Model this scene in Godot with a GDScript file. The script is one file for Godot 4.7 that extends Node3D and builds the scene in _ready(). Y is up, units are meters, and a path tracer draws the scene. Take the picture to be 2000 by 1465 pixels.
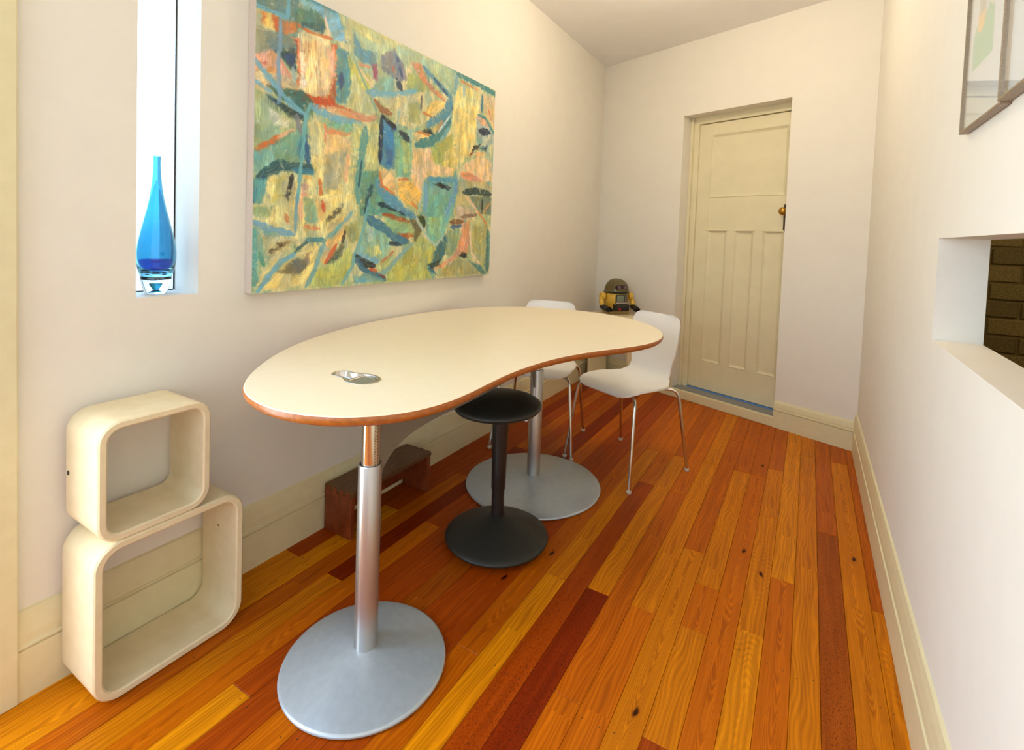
extends Node3D
# A narrow dining room with a skewed end wall: kidney desk, wobble stool, two shell chairs, moulded cubes, slot window.

const W := 1.939          # right wall
const H := 2.7205         # ceiling
const BK := 0.35216       # skew of the end wall
const REAR := 6.2         # wall behind the camera
const TOP := 0.805        # desk height

var M := {}
var used := {}

func _ready() -> void:
	# ---------------------------------------------------------------- camera
	var cam := Camera3D.new()
	cam.name = "camera"
	var near := 0.05
	cam.near = near
	cam.far = 60.0
	cam.projection = Camera3D.PROJECTION_FRUSTUM
	cam.size = 2.0 * 0.7430 * near
	cam.frustum_offset = Vector2(-0.00901, -0.23628) * near
	cam.transform = Transform3D(Basis(Vector3(0.8633, 0.0370, -0.5034), Vector3(-0.0517, 0.9985, -0.0152), Vector3(0.5021, 0.0391, 0.8639)).orthonormalized(), Vector3(1.6496, 1.2, 4.2883))
	add_child(cam)
	cam.current = true
	# ---------------------------------------------------------------- sky and exposure
	var env := Environment.new()
	var sky := Sky.new()
	var sm := ProceduralSkyMaterial.new()
	sm.sky_top_color = Color(0.50, 0.72, 0.98)
	sm.sky_horizon_color = Color(0.86, 0.95, 1.0)
	sm.sky_curve = 0.25
	sm.ground_bottom_color = Color(0.62, 0.68, 0.72)
	sm.ground_horizon_color = Color(0.86, 0.95, 1.0)
	sky.sky_material = sm
	env.background_mode = Environment.BG_SKY
	env.sky = sky
	env.background_energy_multiplier = SKY_E
	env.tonemap_mode = Environment.TONE_MAPPER_LINEAR
	env.tonemap_exposure = 0.74
	env.sdfgi_enabled = true
	env.ssao_enabled = true
	env.ssil_enabled = true
	var we := WorldEnvironment.new()
	we.name = "world"
	we.environment = env
	add_child(we)
	# ---------------------------------------------------------------- daylight: glazed door in the left wall beside the camera, window in the rear wall
	daylight("door_daylight", Vector3(-0.02, 1.12, 4.56), Vector3(0, -PI / 2, 0), Vector2(1.06, 2.0), DOOR_E)
	daylight("rear_daylight", Vector3(0.97, 1.45, REAR - 0.02), Vector3.ZERO, Vector2(1.3, 1.5), REAR_E)
	# ---------------------------------------------------------------- build
	materials()
	shell()
	floor_boards()
	end_wall()
	side_opening()
	slot_window()
	big_openings()
	desk()
	chairs()
	wobble_stool()
	step_stool()
	cubes()
	robot()
	vase()
	painting()
	pictures()
	globe_lamp("unseen_pendant_lamp", "opal globe pendant lamp hanging over the desk", Vector3(0.98, H, 1.72), 0.17, 0.09, LAMP_E)
	globe_lamp("unseen_pendant_lamp", "small added opal globe lamp, unseen, lighting the bricks behind the hatch", Vector3(W + 0.95, 2.4, 2.6), 0.2, 0.06, 0.9)  # made-up lamp, only there to brighten the dim brick room

const SKY_E := 10.0
const DOOR_E := 5.2
const REAR_E := 0.1
const LAMP_E := 0.78
const LAMP_C := Color(1.0, 0.93, 0.82)

func daylight(called: String, at: Vector3, turn: Vector3, size: Vector2, energy: float) -> void:
	var l := AreaLight3D.new()
	l.name = called
	l.area_size = size
	l.light_color = Color(0.95, 0.98, 1.0)
	l.light_energy = energy
	l.area_range = 14.0
	l.shadow_enabled = true
	l.position = at
	l.rotation = turn
	add_child(l)

# an opal globe hung from the ceiling with its light inside
func globe_lamp(called: String, label: String, top: Vector3, drop: float, r: float, energy: float) -> void:
	var t := thing(called, label, "lamp", top)
	part("ceiling_rose", lathed([Vector2(0, -0.025), Vector2(0.035, -0.022), Vector2(0.05, -0.008), Vector2(0.05, -0.001), Vector2(0, -0.001)], 32), M.white_shell, t)
	part("cord", tubed([Vector3(0, -0.02, 0), Vector3(0, -drop + r * 0.96, 0)], 0.003, 8), M.white_shell, t)
	var glow := mat(c8(255, 248, 238), 0.5)
	glow.emission_enabled = true
	glow.emission = LAMP_C
	glow.emission_energy_multiplier = 1.6
	var prof := []
	for k in 17:
		var a := -PI / 2 + PI * k / 16.0
		prof.append(Vector2(maxf(cos(a) * r, 0.0) if k > 0 and k < 16 else 0.0, sin(a) * r - drop))
	part("lamp_globe", lathed(prof, 40, Transform3D(), 1.2), glow, t)
	var l := OmniLight3D.new()
	l.name = called + "_light"
	l.light_color = LAMP_C
	l.light_energy = energy
	l.light_size = r * 0.9
	l.omni_range = 14.0
	l.omni_attenuation = 2.0
	l.shadow_enabled = true
	l.position = Vector3(0, -drop, 0)
	t.add_child(l)

# ==================================================================== helpers
func numbered(called: String) -> String:
	var n: int = used.get(called, 0)
	used[called] = n + 1
	return called if n == 0 else "%s_%03d" % [called, n]

func thing(called: String, label: String, category: String, at := Vector3.ZERO, turn := 0.0, group := "") -> Node3D:
	var o := Node3D.new()
	o.name = numbered(called)
	add_child(o)
	o.position = at
	o.rotation.y = turn
	o.set_meta("label", label)
	o.set_meta("category", category)
	if group:
		o.set_meta("group", group)
	return o

func frame(called: String, at := Vector3.ZERO, turn := 0.0) -> Node3D:
	var o := Node3D.new()
	o.name = called
	add_child(o)
	o.position = at
	o.rotation.y = turn
	o.set_meta("kind", "structure")
	return o

func part(called: String, mesh: Mesh, m: Material, parent: Node3D, label := "") -> MeshInstance3D:
	var o := MeshInstance3D.new()
	o.name = called
	o.mesh = mesh
	o.material_override = null
	for i in mesh.get_surface_count():
		o.set_surface_override_material(i, m)
	parent.add_child(o, true)
	if label:
		o.set_meta("label", label)
	return o

func new_st() -> SurfaceTool:
	var st := SurfaceTool.new()
	st.begin(Mesh.PRIMITIVE_TRIANGLES)
	return st

func done(st: SurfaceTool) -> ArrayMesh:
	st.generate_normals()
	st.index()
	return st.commit()

# one triangle whose front looks away from ref
func tri(st: SurfaceTool, a: Vector3, b: Vector3, c: Vector3, ref: Vector3) -> void:
	var n := (c - a).cross(b - a)
	if n.dot((a + b + c) / 3.0 - ref) < 0.0:
		var t := b
		b = c
		c = t
	for v in [a, b, c]:
		st.add_vertex(v)

func quad(st: SurfaceTool, a: Vector3, b: Vector3, c: Vector3, d: Vector3, ref: Vector3) -> void:
	tri(st, a, b, c, ref)
	tri(st, a, c, d, ref)

# bevelled box
func bbox(st: SurfaceTool, lo: Vector3, hi: Vector3, bev := 0.002, xf := Transform3D()) -> void:
	st.set_smooth_group(-1)
	var c := (lo + hi) / 2.0
	var h := (hi - lo) / 2.0
	var b := minf(bev, minf(h.x, minf(h.y, h.z)) * 0.6)
	var ref := xf * c
	var g := func(sx: float, sy: float, sz: float, ax: int) -> Vector3:
		var v := Vector3(sx * h.x, sy * h.y, sz * h.z)
		if ax != 0: v.x -= sx * b
		if ax != 1: v.y -= sy * b
		if ax != 2: v.z -= sz * b
		return xf * (c + v)
	for s in [-1.0, 1.0]:
		quad(st, g.call(s, -1, -1, 0), g.call(s, 1, -1, 0), g.call(s, 1, 1, 0), g.call(s, -1, 1, 0), ref)
		quad(st, g.call(-1, s, -1, 1), g.call(1, s, -1, 1), g.call(1, s, 1, 1), g.call(-1, s, 1, 1), ref)
		quad(st, g.call(-1, -1, s, 2), g.call(1, -1, s, 2), g.call(1, 1, s, 2), g.call(-1, 1, s, 2), ref)
		for t in [-1.0, 1.0]:
			quad(st, g.call(s, t, -1, 0), g.call(s, t, 1, 0), g.call(s, t, 1, 1), g.call(s, t, -1, 1), ref)
			quad(st, g.call(s, -1, t, 0), g.call(s, 1, t, 0), g.call(s, 1, t, 2), g.call(s, -1, t, 2), ref)
			quad(st, g.call(-1, s, t, 1), g.call(1, s, t, 1), g.call(1, s, t, 2), g.call(-1, s, t, 2), ref)
			for r in [-1.0, 1.0]:
				tri(st, g.call(s, t, r, 0), g.call(s, t, r, 1), g.call(s, t, r, 2), ref)

func box(lo: Vector3, hi: Vector3, bev := 0.002) -> ArrayMesh:
	var st := new_st()
	bbox(st, lo, hi, bev)
	return done(st)

# plain box without bevels, for wall blocks
func block(st: SurfaceTool, lo: Vector3, hi: Vector3) -> void:
	st.set_smooth_group(-1)
	var c := (lo + hi) / 2.0
	for ax in 3:
		for s in 2:
			var p := []
			for k in [[0, 0], [1, 0], [1, 1], [0, 1]]:
				var v := Vector3.ZERO
				v[ax] = lo[ax] if s == 0 else hi[ax]
				v[(ax + 1) % 3] = lo[(ax + 1) % 3] if k[0] == 0 else hi[(ax + 1) % 3]
				v[(ax + 2) % 3] = lo[(ax + 2) % 3] if k[1] == 0 else hi[(ax + 2) % 3]
				p.append(v)
			quad(st, p[0], p[1], p[2], p[3], c)

# profile of (radius, height) from bottom to top, outside to the right
func lathe(st: SurfaceTool, prof: Array, seg := 40, xf := Transform3D(), crease := 0.6) -> void:
	var rings := []
	for p in prof:
		var ring := PackedVector3Array()
		for i in seg:
			var a := TAU * i / seg
			ring.append(xf * Vector3(cos(a) * p.x, p.y, sin(a) * p.x))
		rings.append(ring)
	var grp := 1
	for k in prof.size() - 1:
		if k > 0:
			var d0: Vector2 = (prof[k] - prof[k - 1]).normalized()
			var d1: Vector2 = (prof[k + 1] - prof[k]).normalized()
			if d0.dot(d1) < cos(crease):
				grp += 1
		st.set_smooth_group(grp)
		for i in seg:
			var j := (i + 1) % seg
			var a: Vector3 = rings[k][i]
			var b: Vector3 = rings[k][j]
			var c: Vector3 = rings[k + 1][j]
			var d: Vector3 = rings[k + 1][i]
			if prof[k].x > 1e-6:
				st.add_vertex(a); st.add_vertex(b); st.add_vertex(c if prof[k + 1].x > 1e-6 else d)
			if prof[k + 1].x > 1e-6:
				st.add_vertex(a); st.add_vertex(c); st.add_vertex(d)

func lathed(prof: Array, seg := 40, xf := Transform3D(), crease := 0.6) -> ArrayMesh:
	var st := new_st()
	lathe(st, prof, seg, xf, crease)
	return done(st)

# round tube along points
func tube(st: SurfaceTool, pts: Array, r: float, seg := 12) -> void:
	var n := pts.size()
	var rings := []
	var up := Vector3.ZERO
	for k in n:
		var d: Vector3 = (pts[mini(k + 1, n - 1)] - pts[maxi(k - 1, 0)]).normalized()
		if up == Vector3.ZERO:
			up = d.cross(Vector3.RIGHT if absf(d.x) < 0.8 else Vector3.FORWARD).normalized()
		up = (up - d * up.dot(d)).normalized()
		var sd := d.cross(up)
		var ring := PackedVector3Array()
		for i in seg:
			var a := TAU * i / seg
			ring.append(pts[k] + (up * cos(a) + sd * sin(a)) * r)
		rings.append(ring)
	st.set_smooth_group(1)
	for k in n - 1:
		for i in seg:
			var j := (i + 1) % seg
			var ref: Vector3 = (pts[k] + pts[k + 1]) / 2.0
			quad(st, rings[k][i], rings[k][j], rings[k + 1][j], rings[k + 1][i], ref)
	st.set_smooth_group(-1)
	for i in seg - 2:
		tri(st, rings[0][0], rings[0][i + 1], rings[0][i + 2], pts[1])
		tri(st, rings[n - 1][0], rings[n - 1][i + 1], rings[n - 1][i + 2], pts[n - 2])

func tubed(pts: Array, r: float, seg := 12) -> ArrayMesh:
	var st := new_st()
	tube(st, pts, r, seg)
	return done(st)

# rounded path through corner points
func rounded(pts: Array, r: float, n := 6) -> Array:
	var out := [pts[0]]
	for k in range(1, pts.size() - 1):
		var a: Vector3 = pts[k] + (pts[k - 1] - pts[k]).normalized() * r
		var b: Vector3 = pts[k] + (pts[k + 1] - pts[k]).normalized() * r
		for i in n + 1:
			var t := float(i) / n
			out.append(a.lerp(pts[k], t).lerp((pts[k] as Vector3).lerp(b, t), t))
	out.append(pts[-1])
	return out

# strip between two closed loops, front away from ref line handled by flip
func loops(st: SurfaceTool, A: PackedVector3Array, B: PackedVector3Array, flip: bool) -> void:
	var n := A.size()
	for i in n:
		var j := (i + 1) % n
		if flip:
			for v in [A[i], B[j], A[j], A[i], B[i], B[j]]: st.add_vertex(v)
		else:
			for v in [A[i], A[j], B[j], A[i], B[j], B[i]]: st.add_vertex(v)

func flat(st: SurfaceTool, poly: PackedVector2Array, y: float, up: bool) -> void:
	var ids := Geometry2D.triangulate_polygon(poly)
	for k in range(0, ids.size(), 3):
		var a := Vector3(poly[ids[k]].x, y, poly[ids[k]].y)
		var b := Vector3(poly[ids[k + 1]].x, y, poly[ids[k + 1]].y)
		var c := Vector3(poly[ids[k + 2]].x, y, poly[ids[k + 2]].y)
		tri(st, a, b, c, a + Vector3(0, -1 if up else 1, 0))

# ==================================================================== materials
func mat(c: Color, rough := 0.6, metal := 0.0, spec := 0.5) -> StandardMaterial3D:
	var m := StandardMaterial3D.new()
	m.albedo_color = c
	m.roughness = rough
	m.metallic = metal
	m.metallic_specular = spec
	return m

func c8(r: int, g: int, b: int) -> Color:
	return Color8(r, g, b)

func noise_tex(freq: float, lo: Color, hi: Color, sd: int, size := 512, oct := 4) -> NoiseTexture2D:
	var n := FastNoiseLite.new()
	n.seed = sd
	n.frequency = freq
	n.fractal_octaves = oct
	var g := Gradient.new()
	g.set_color(0, lo)
	g.set_color(1, hi)
	var t := NoiseTexture2D.new()
	t.width = size
	t.height = size
	t.seamless = true
	t.noise = n
	t.color_ramp = g
	return t

func textured(m: StandardMaterial3D, tex: Texture2D, scale: float) -> StandardMaterial3D:
	m.albedo_texture = tex
	m.uv1_triplanar = true
	m.uv1_world_triplanar = true
	m.uv1_scale = Vector3.ONE * scale
	return m

func grain_image(kind: int) -> ImageTexture:
	var w := 1024
	var h := 128
	var n1 := FastNoiseLite.new()
	n1.seed = 11 + kind
	n1.frequency = 1.0
	n1.fractal_octaves = 3
	var n2 := FastNoiseLite.new()
	n2.seed = 50 + kind
	n2.frequency = 1.0
	n2.fractal_octaves = 2
	var d := PackedByteArray()
	d.resize(w * h * 3)
	for y in h:
		for x in w:
			var u := float(x) / w
			var v := float(y) / h
			var warp := n2.get_noise_2d(u * 3.0, v * 1.2)
			var s := n1.get_noise_2d(u * 5.0, v * 46.0)
			var f := 0.88 + 0.10 * s + 0.07 * n2.get_noise_2d(u * 2.0 + 9.0, v * 3.0)
			if kind == 1:          # cathedral
				var r := (v - 0.5) * (v - 0.5) * 9.0 + (u - 0.45) * 2.2 + warp * 0.5
				f += 0.07 * sin(r * 42.0)
			elif kind == 2:        # short dark pores
				var q := n1.get_noise_2d(u * 90.0, v * 40.0 + 30.0)
				if q > 0.28:
					f -= (q - 0.28) * 1.6
			elif kind == 3:        # fiddleback bands
				f += 0.05 * sin(u * 260.0 + warp * 9.0) * clampf(n2.get_noise_2d(u * 4.0, v * 2.0 + 5.0) * 2.0, 0.0, 1.0) + 0.05 * sin(v * 30.0 + warp * 5.0)
			else:
				f += 0.05 * sin(v * 42.0 + warp * 8.0)
			# a knot or gum vein
			if kind == 1 or kind == 3:
				var ku := 0.72 if kind == 1 else 0.55
				var dx := (u - ku) * 52.0
				var dy := (v - 0.55 - 0.05 * sin(u * 90.0)) * 10.0
				var k := exp(-(dx * dx + dy * dy) * 3.0)
				f *= 1.0 - 0.75 * clampf(k * 1.6 + 0.4 * k * n1.get_noise_2d(u * 80.0, v * 30.0), 0.0, 1.0)
			f = clampf(f, 0.06, 1.0)
			var o := (y * w + x) * 3
			d[o] = int(255.0 * f)
			d[o + 1] = int(255.0 * clampf(f * f * 0.35 + f * 0.65, 0.0, 1.0))
			d[o + 2] = int(255.0 * clampf(f * f, 0.0, 1.0))
	return ImageTexture.create_from_image(Image.create_from_data(w, h, false, Image.FORMAT_RGB8, d))

func materials() -> void:
	var plaster := noise_tex(0.012, Color(0.985, 0.985, 0.985), Color(1, 1, 1), 3)
	M.wall = textured(mat(c8(237, 231, 218), 0.62, 0.0, 0.35), plaster, 0.9)
	M.ceiling = textured(mat(c8(245, 242, 238), 0.8, 0.0, 0.3), plaster, 0.7)
	var scuffs := noise_tex(0.02, Color(0.972, 0.968, 0.955), Color(1, 1, 1), 8, 512, 5)
	M.trim = textured(mat(c8(230, 218, 176), 0.42), scuffs, 1.6)
	M.door = textured(mat(c8(236, 225, 188), 0.4), noise_tex(0.01, Color(0.96, 0.96, 0.95), Color(1, 1, 1), 21), 1.2)
	M.cube = textured(mat(c8(241, 225, 186), 0.38), noise_tex(0.015, Color(0.96, 0.95, 0.93), Color(1, 1, 1), 31), 2.0)
	M.dark = mat(c8(40, 34, 28), 0.7)
	M.carpet = textured(mat(c8(172, 170, 168), 0.95, 0.0, 0.2), noise_tex(0.25, Color(0.72, 0.72, 0.72), Color(1, 1, 1), 5), 3.0)
	M.daylight_blue = mat(c8(84, 138, 214), 0.5)  # blue of the daylight showing under the end wall door
	M.brass = mat(c8(176, 132, 58), 0.35, 1.0)
	M.bronze = mat(c8(74, 56, 36), 0.5, 0.7)
	M.laminate = textured(mat(c8(253, 238, 206), 0.28), noise_tex(0.02, Color(0.99, 0.988, 0.985), Color(1, 1, 1), 41), 1.5)
	M.edge = textured(mat(c8(196, 116, 48), 0.35), noise_tex(0.03, Color(0.7, 0.65, 0.6), Color(1, 1, 1), 42), 4.0)
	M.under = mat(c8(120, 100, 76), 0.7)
	M.grey_paint = textured(mat(c8(190, 199, 203), 0.32, 0.35), noise_tex(0.03, Color(0.93, 0.93, 0.93), Color(1, 1, 1), 51), 2.0)
	M.steel = mat(c8(188, 186, 182), 0.33, 0.9)
	M.chrome = mat(c8(214, 210, 204), 0.14, 1.0)
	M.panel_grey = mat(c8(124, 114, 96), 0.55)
	M.black = textured(mat(c8(36, 36, 30), 0.5), noise_tex(0.3, Color(0.85, 0.85, 0.85), Color(1, 1, 1), 61), 3.0)
	M.black_gloss = mat(c8(26, 26, 26), 0.3)
	M.white_shell = mat(c8(252, 250, 245), 0.28)
	M.glide = mat(c8(200, 190, 170), 0.5)
	M.glass = mat(Color(0.94, 0.98, 1.0, 0.12), 0.22)
	M.glass.transparency = BaseMaterial3D.TRANSPARENCY_ALPHA
	M.clear = mat(Color(0.95, 0.97, 0.97, 0.05), 0.03)
	M.clear.transparency = BaseMaterial3D.TRANSPARENCY_ALPHA
	M.brick = []
	for k in 4:
		M.brick.append(textured(mat([c8(150, 128, 62), c8(140, 118, 56), c8(158, 134, 70), c8(132, 112, 54)][k], 0.7), noise_tex(0.06, Color(0.7, 0.7, 0.7), Color(1, 1, 1), 70 + k), 3.0))
	M.mortar = mat(c8(120, 102, 52), 0.9)
	M.grains = [grain_image(0), grain_image(1), grain_image(2), grain_image(3)]
	var tints := {
		"yellow": c8(235, 147, 8), "gold": c8(222, 132, 4), "orange": c8(214, 113, 2), "tan": c8(201, 102, 4),
		"brown": c8(178, 88, 8), "rust": c8(178, 75, 4), "red": c8(142, 46, 2), "dark": c8(159, 69, 6)}
	M.board = {}
	for key in tints:
		for g in 4:
			var m := mat(tints[key], 0.4, 0.0, 0.24)
			m.albedo_texture = M.grains[g]
			m.heightmap_enabled = false
			M.board[key + str(g)] = m
	M.frame_wood = textured(mat(c8(158, 138, 110), 0.4), noise_tex(0.05, Color(0.75, 0.72, 0.7), Color(1, 1, 1), 81), 6.0)
	M.paper = mat(c8(208, 216, 220), 0.8)  # cool tint stands for the reflection in the picture glass
	M.wood_red = mat(c8(142, 66, 30), 0.4)
	M.wood_red.albedo_texture = M.grains[0]
	M.wood_red.uv1_triplanar = true
	M.wood_red.uv1_scale = Vector3(3.0, 1.0, 3.0)
	M.wood_top = mat(c8(112, 72, 34), 0.4)
	M.wood_top.albedo_texture = M.grains[0]
	M.wood_top.uv1_triplanar = true
	M.wood_top.uv1_scale = Vector3(6.0, 6.0, 1.0)

# ==================================================================== the room
func shell() -> void:
	var st := new_st()
	for b in [[Vector3(-0.24, -0.05, -0.8), Vector3(0, H + 0.1, 3.426)], [Vector3(-0.24, -0.05, 3.426), Vector3(0, 0.983, 3.595)], [Vector3(-0.24, 2.15, 3.426), Vector3(0, H + 0.1, 3.595)],
		[Vector3(-0.24, -0.05, 3.595), Vector3(0, H + 0.1, 4.0)], [Vector3(-0.24, 2.16, 4.0), Vector3(0, H + 0.1, 5.12)], [Vector3(-0.24, -0.05, 5.12), Vector3(0, H + 0.1, REAR + 0.2)]]:
		block(st, b[0], b[1])
	var o := part("wall_left", done(st), M.wall, self)
	o.set_meta("kind", "structure")
	st = new_st()
	for b in [[Vector3(W, -0.05, 0.2), Vector3(W + 0.102, H + 0.1, 2.5865)], [Vector3(W, -0.05, 2.5865), Vector3(W + 0.102, 0.967, 3.6)], [Vector3(W, 1.2345, 2.5865), Vector3(W + 0.102, H + 0.1, 3.6)],
		[Vector3(W, -0.05, 3.6), Vector3(W + 0.102, H + 0.1, REAR + 0.2)]]:
		block(st, b[0], b[1])
	o = part("wall_right", done(st), M.wall, self)
	o.set_meta("kind", "structure")
	st = new_st()
	for b in [[Vector3(-0.24, -0.05, REAR), Vector3(0.3, H + 0.1, REAR + 0.2)], [Vector3(1.64, -0.05, REAR), Vector3(W + 0.1, H + 0.1, REAR + 0.2)], [Vector3(0.3, -0.05, REAR), Vector3(1.64, 0.7, REAR + 0.2)], [Vector3(0.3, 2.2, REAR), Vector3(1.64, H + 0.1, REAR + 0.2)]]:
		block(st, b[0], b[1])
	o = part("wall_rear", done(st), M.wall, self)
	o.set_meta("kind", "structure")
	st = new_st()
	block(st, Vector3(-0.24, H, -1.0), Vector3(W + 0.1, H + 0.15, REAR + 0.2))
	o = part("ceiling", done(st), M.ceiling, self)
	o.set_meta("kind", "structure")
	# skirting boards: flat lower board, bead, coved upper member
	var prof := [Vector2(0, 0), Vector2(0.018, 0), Vector2(0.018, 0.127), Vector2(0.013, 0.129), Vector2(0.013, 0.132), Vector2(0.0205, 0.1345), Vector2(0.0205, 0.139), Vector2(0.0165, 0.141), Vector2(0.0165, 0.165), Vector2(0.012, 0.2), Vector2(0.007, 0.222), Vector2(0, 0.226)]
	skirting("baseboard_left", prof, Vector3(0, 0, -0.2), Vector3(0, 0, 3.848), Vector3(1, 0, 0))
	skirting("baseboard_right", prof, Vector3(W, 0, 0.6), Vector3(W, 0, REAR), Vector3(-1, 0, 0))
	# casing of the glazed door, flat boards run down to the floor
	var t := frame("trim_1")
	part("casing", box(Vector3(-0.001, 0, 3.848), Vector3(0.024, 2.26, 3.985), 0.003), M.trim, t)
	part("casing", box(Vector3(-0.001, 0, 5.135), Vector3(0.024, 2.26, 5.28), 0.003), M.trim, t)
	part("casing", box(Vector3(-0.001, 2.16, 3.985), Vector3(0.024, 2.26, 5.135), 0.003), M.trim, t)

func skirting(called: String, prof: Array, a: Vector3, b: Vector3, out: Vector3, parent: Node3D = self) -> void:
	var st := new_st()
	sweep_profile(st, prof, a, b, out)
	var o := part(called, done(st), M.trim, parent)
	if parent == self:
		o.set_meta("kind", "structure")

func sweep_profile(st: SurfaceTool, prof: Array, a: Vector3, b: Vector3, out: Vector3) -> void:
	st.set_smooth_group(-1)
	var n := prof.size()
	for k in n:
		var p: Vector2 = prof[k]
		var q: Vector2 = prof[(k + 1) % n]
		var ref := (a + b) / 2.0 + out * 0.006 + Vector3(0, clampf((p.y + q.y) / 2.0, prof[0].y + 0.004, prof[n - 1].y - 0.01), 0)
		quad(st, a + out * p.x + Vector3(0, p.y, 0), a + out * q.x + Vector3(0, q.y, 0), b + out * q.x + Vector3(0, q.y, 0), b + out * p.x + Vector3(0, p.y, 0), ref)
	var pol := PackedVector2Array(prof)
	var ids := Geometry2D.triangulate_polygon(pol)
	for e in [a, b]:
		for k in range(0, ids.size(), 3):
			var v := []
			for i in 3:
				v.append(e + out * pol[ids[k + i]].x + Vector3(0, pol[ids[k + i]].y, 0))
			tri(st, v[0], v[1], v[2], (a + b) / 2.0)

# boards run down the room; butt joints fall on the joists
func floor_boards() -> void:
	var root := frame("floor")
	var st := new_st()
	block(st, Vector3(-0.1, -0.09, -0.6), Vector3(W + 0.05, -0.021, REAR + 0.1))
	part("subfloor", done(st), M.dark, root)
	var rows := [
		[1.887, 1.939, [2.26], ["gold3", "tan0", "brown2", "tan0"]],
		[1.809, 1.887, [0.97, 3.97], ["gold0", "gold1", "tan0", "tan0"]],
		[1.734, 1.809, [1.82, 3.55], ["brown0", "brown2", "tan0", "brown0"]],
		[1.662, 1.734, [0.97, 3.97], ["gold1", "gold0", "gold0", "tan0"]],
		[1.587, 1.662, [2.26], ["orange1", "yellow0", "gold0", "gold0"]],
		[1.513, 1.587, [2.59, 1.815, 1.27], ["yellow3", "gold3", "gold0", "tan0"]],
		[1.438, 1.513, [1.4, 3.97], ["orange0", "orange1", "tan1", "tan0"]],
		[1.358, 1.438, [3.095, 2.677, 2.445, 1.4], ["rust0", "gold0", "orange1", "gold0", "tan0"]],
		[1.279, 1.358, [2.255, 0.97, 3.97], ["orange0", "gold1", "tan0", "tan0"]],
		[1.199, 1.279, [2.676, 1.4], ["orange0", "gold0", "gold0", "tan0"]],
		[1.123, 1.199, [3.1, 1.83], ["orange0", "tan0", "orange0", "tan0"]],
		[1.045, 1.123, [2.68, 1.4], ["red2", "gold0", "tan2", "tan0"]],
		[0.967, 1.045, [1.82, 3.97], ["rust2", "rust2", "orange0", "tan0"]],
		[0.89, 0.967, [2.69, 1.4], ["yellow0", "gold0", "orange1", "tan0"]],
		[0.813, 0.89, [3.115, 1.82], ["tan0", "tan1", "tan0", "orange0"]],
		[0.733, 0.813, [3.55, 2.26], ["gold0", "rust1", "rust0", "rust0"]],  # rows under the desk: board tones, reddened to carry its shade as well
		[0.65, 0.733, [2.68, 3.97], ["gold0", "rust0", "rust2", "brown0"]],
		[0.565, 0.65, [3.11, 1.82], ["orange0", "brown0", "tan0", "rust0"]],
		[0.475, 0.565, [2.26, 3.97], ["gold0", "rust0", "red0", "brown0"]],
		[0.4, 0.475, [3.535, 2.26], ["yellow0", "rust0", "brown0", "rust0"]],
		[0.325, 0.4, [2.68, 1.4], ["orange1", "rust0", "rust0", "brown0"]],
		[0.25, 0.325, [3.114, 1.82], ["gold0", "red0", "tan0", "rust0"]],
		[0.172, 0.25, [2.26, 3.97], ["yellow0", "tan0", "rust0", "tan0"]],
		[0.095, 0.172, [2.68, 1.4], ["yellow1", "rust0", "red0", "brown0"]],
		[0.0, 0.095, [3.11, 1.82], ["yellow0", "rust0", "brown0", "rust0"]]]
	var rng := RandomNumberGenerator.new()
	rng.seed = 7
	for r in rows:
		var js: Array = r[2].duplicate()
		js.sort()
		js.reverse()
		var hi := REAR + 0.05
		var k := 0
		js.append(-0.35)
		for j in js:
			plank(root, r[0], r[1], j, hi, M.board[r[3][mini(k, r[3].size() - 1)]], rng.randf() * 3.0)
			hi = j
			k += 1
	# small punched nails on the joist lines, two to a board
	st = new_st()
	for r in rows:
		for q in 11:
			var z := 0.54 + 0.43 * q
			for f in [0.22, 0.78]:
				if rng.randf() < 0.6:
					var at := Vector3(lerpf(r[0], r[1], f), -0.0006, z + rng.randf_range(-0.012, 0.012))
					lathe(st, [Vector2(0.0022, 0), Vector2(0.0018, 0.0008), Vector2(0, 0.0009)], 6, Transform3D(Basis(), at))
	var nails := part("nail_head", done(st), M.dark, root)
	nails.set_meta("kind", "stuff")

func plank(root: Node3D, x0: float, x1: float, z0: float, z1: float, m: Material, shift: float) -> void:
	var st := new_st()
	st.set_smooth_group(-1)
	var g := 0.0004
	var b := 0.0011
	var lo := Vector3(x0 + g, -0.02, z0 + g)
	var hi := Vector3(x1 - g, 0.0, z1 - g)
	var a := [Vector3(lo.x, 0 - b, lo.z), Vector3(hi.x, 0 - b, lo.z), Vector3(hi.x, 0 - b, hi.z), Vector3(lo.x, 0 - b, hi.z)]
	var t := [Vector3(lo.x + b, 0, lo.z + b), Vector3(hi.x - b, 0, lo.z + b), Vector3(hi.x - b, 0, hi.z - b), Vector3(lo.x + b, 0, hi.z - b)]
	var d := [Vector3(lo.x, -0.02, lo.z), Vector3(hi.x, -0.02, lo.z), Vector3(hi.x, -0.02, hi.z), Vector3(lo.x, -0.02, hi.z)]
	var ref := (lo + hi) / 2.0
	var q := [[t[0], t[1], t[2], t[3]]]
	for i in 4:
		var j := (i + 1) % 4
		q.append([a[i], a[j], t[j], t[i]])
		q.append([d[i], d[j], a[j], a[i]])
	for f in q:
		for tr in [[0, 1, 2], [0, 2, 3]]:
			var v := [f[tr[0]], f[tr[1]], f[tr[2]]]
			if (v[2] - v[0]).cross(v[1] - v[0]).dot((v[0] + v[1] + v[2]) / 3.0 - ref) < 0.0:
				v = [v[0], v[2], v[1]]
			for p in v:
				st.set_uv(Vector2(p.z / 1.15 + shift, (p.x - x0) / 0.08))
				st.add_vertex(p)
	part("plank", done(st), m, root)

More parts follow.
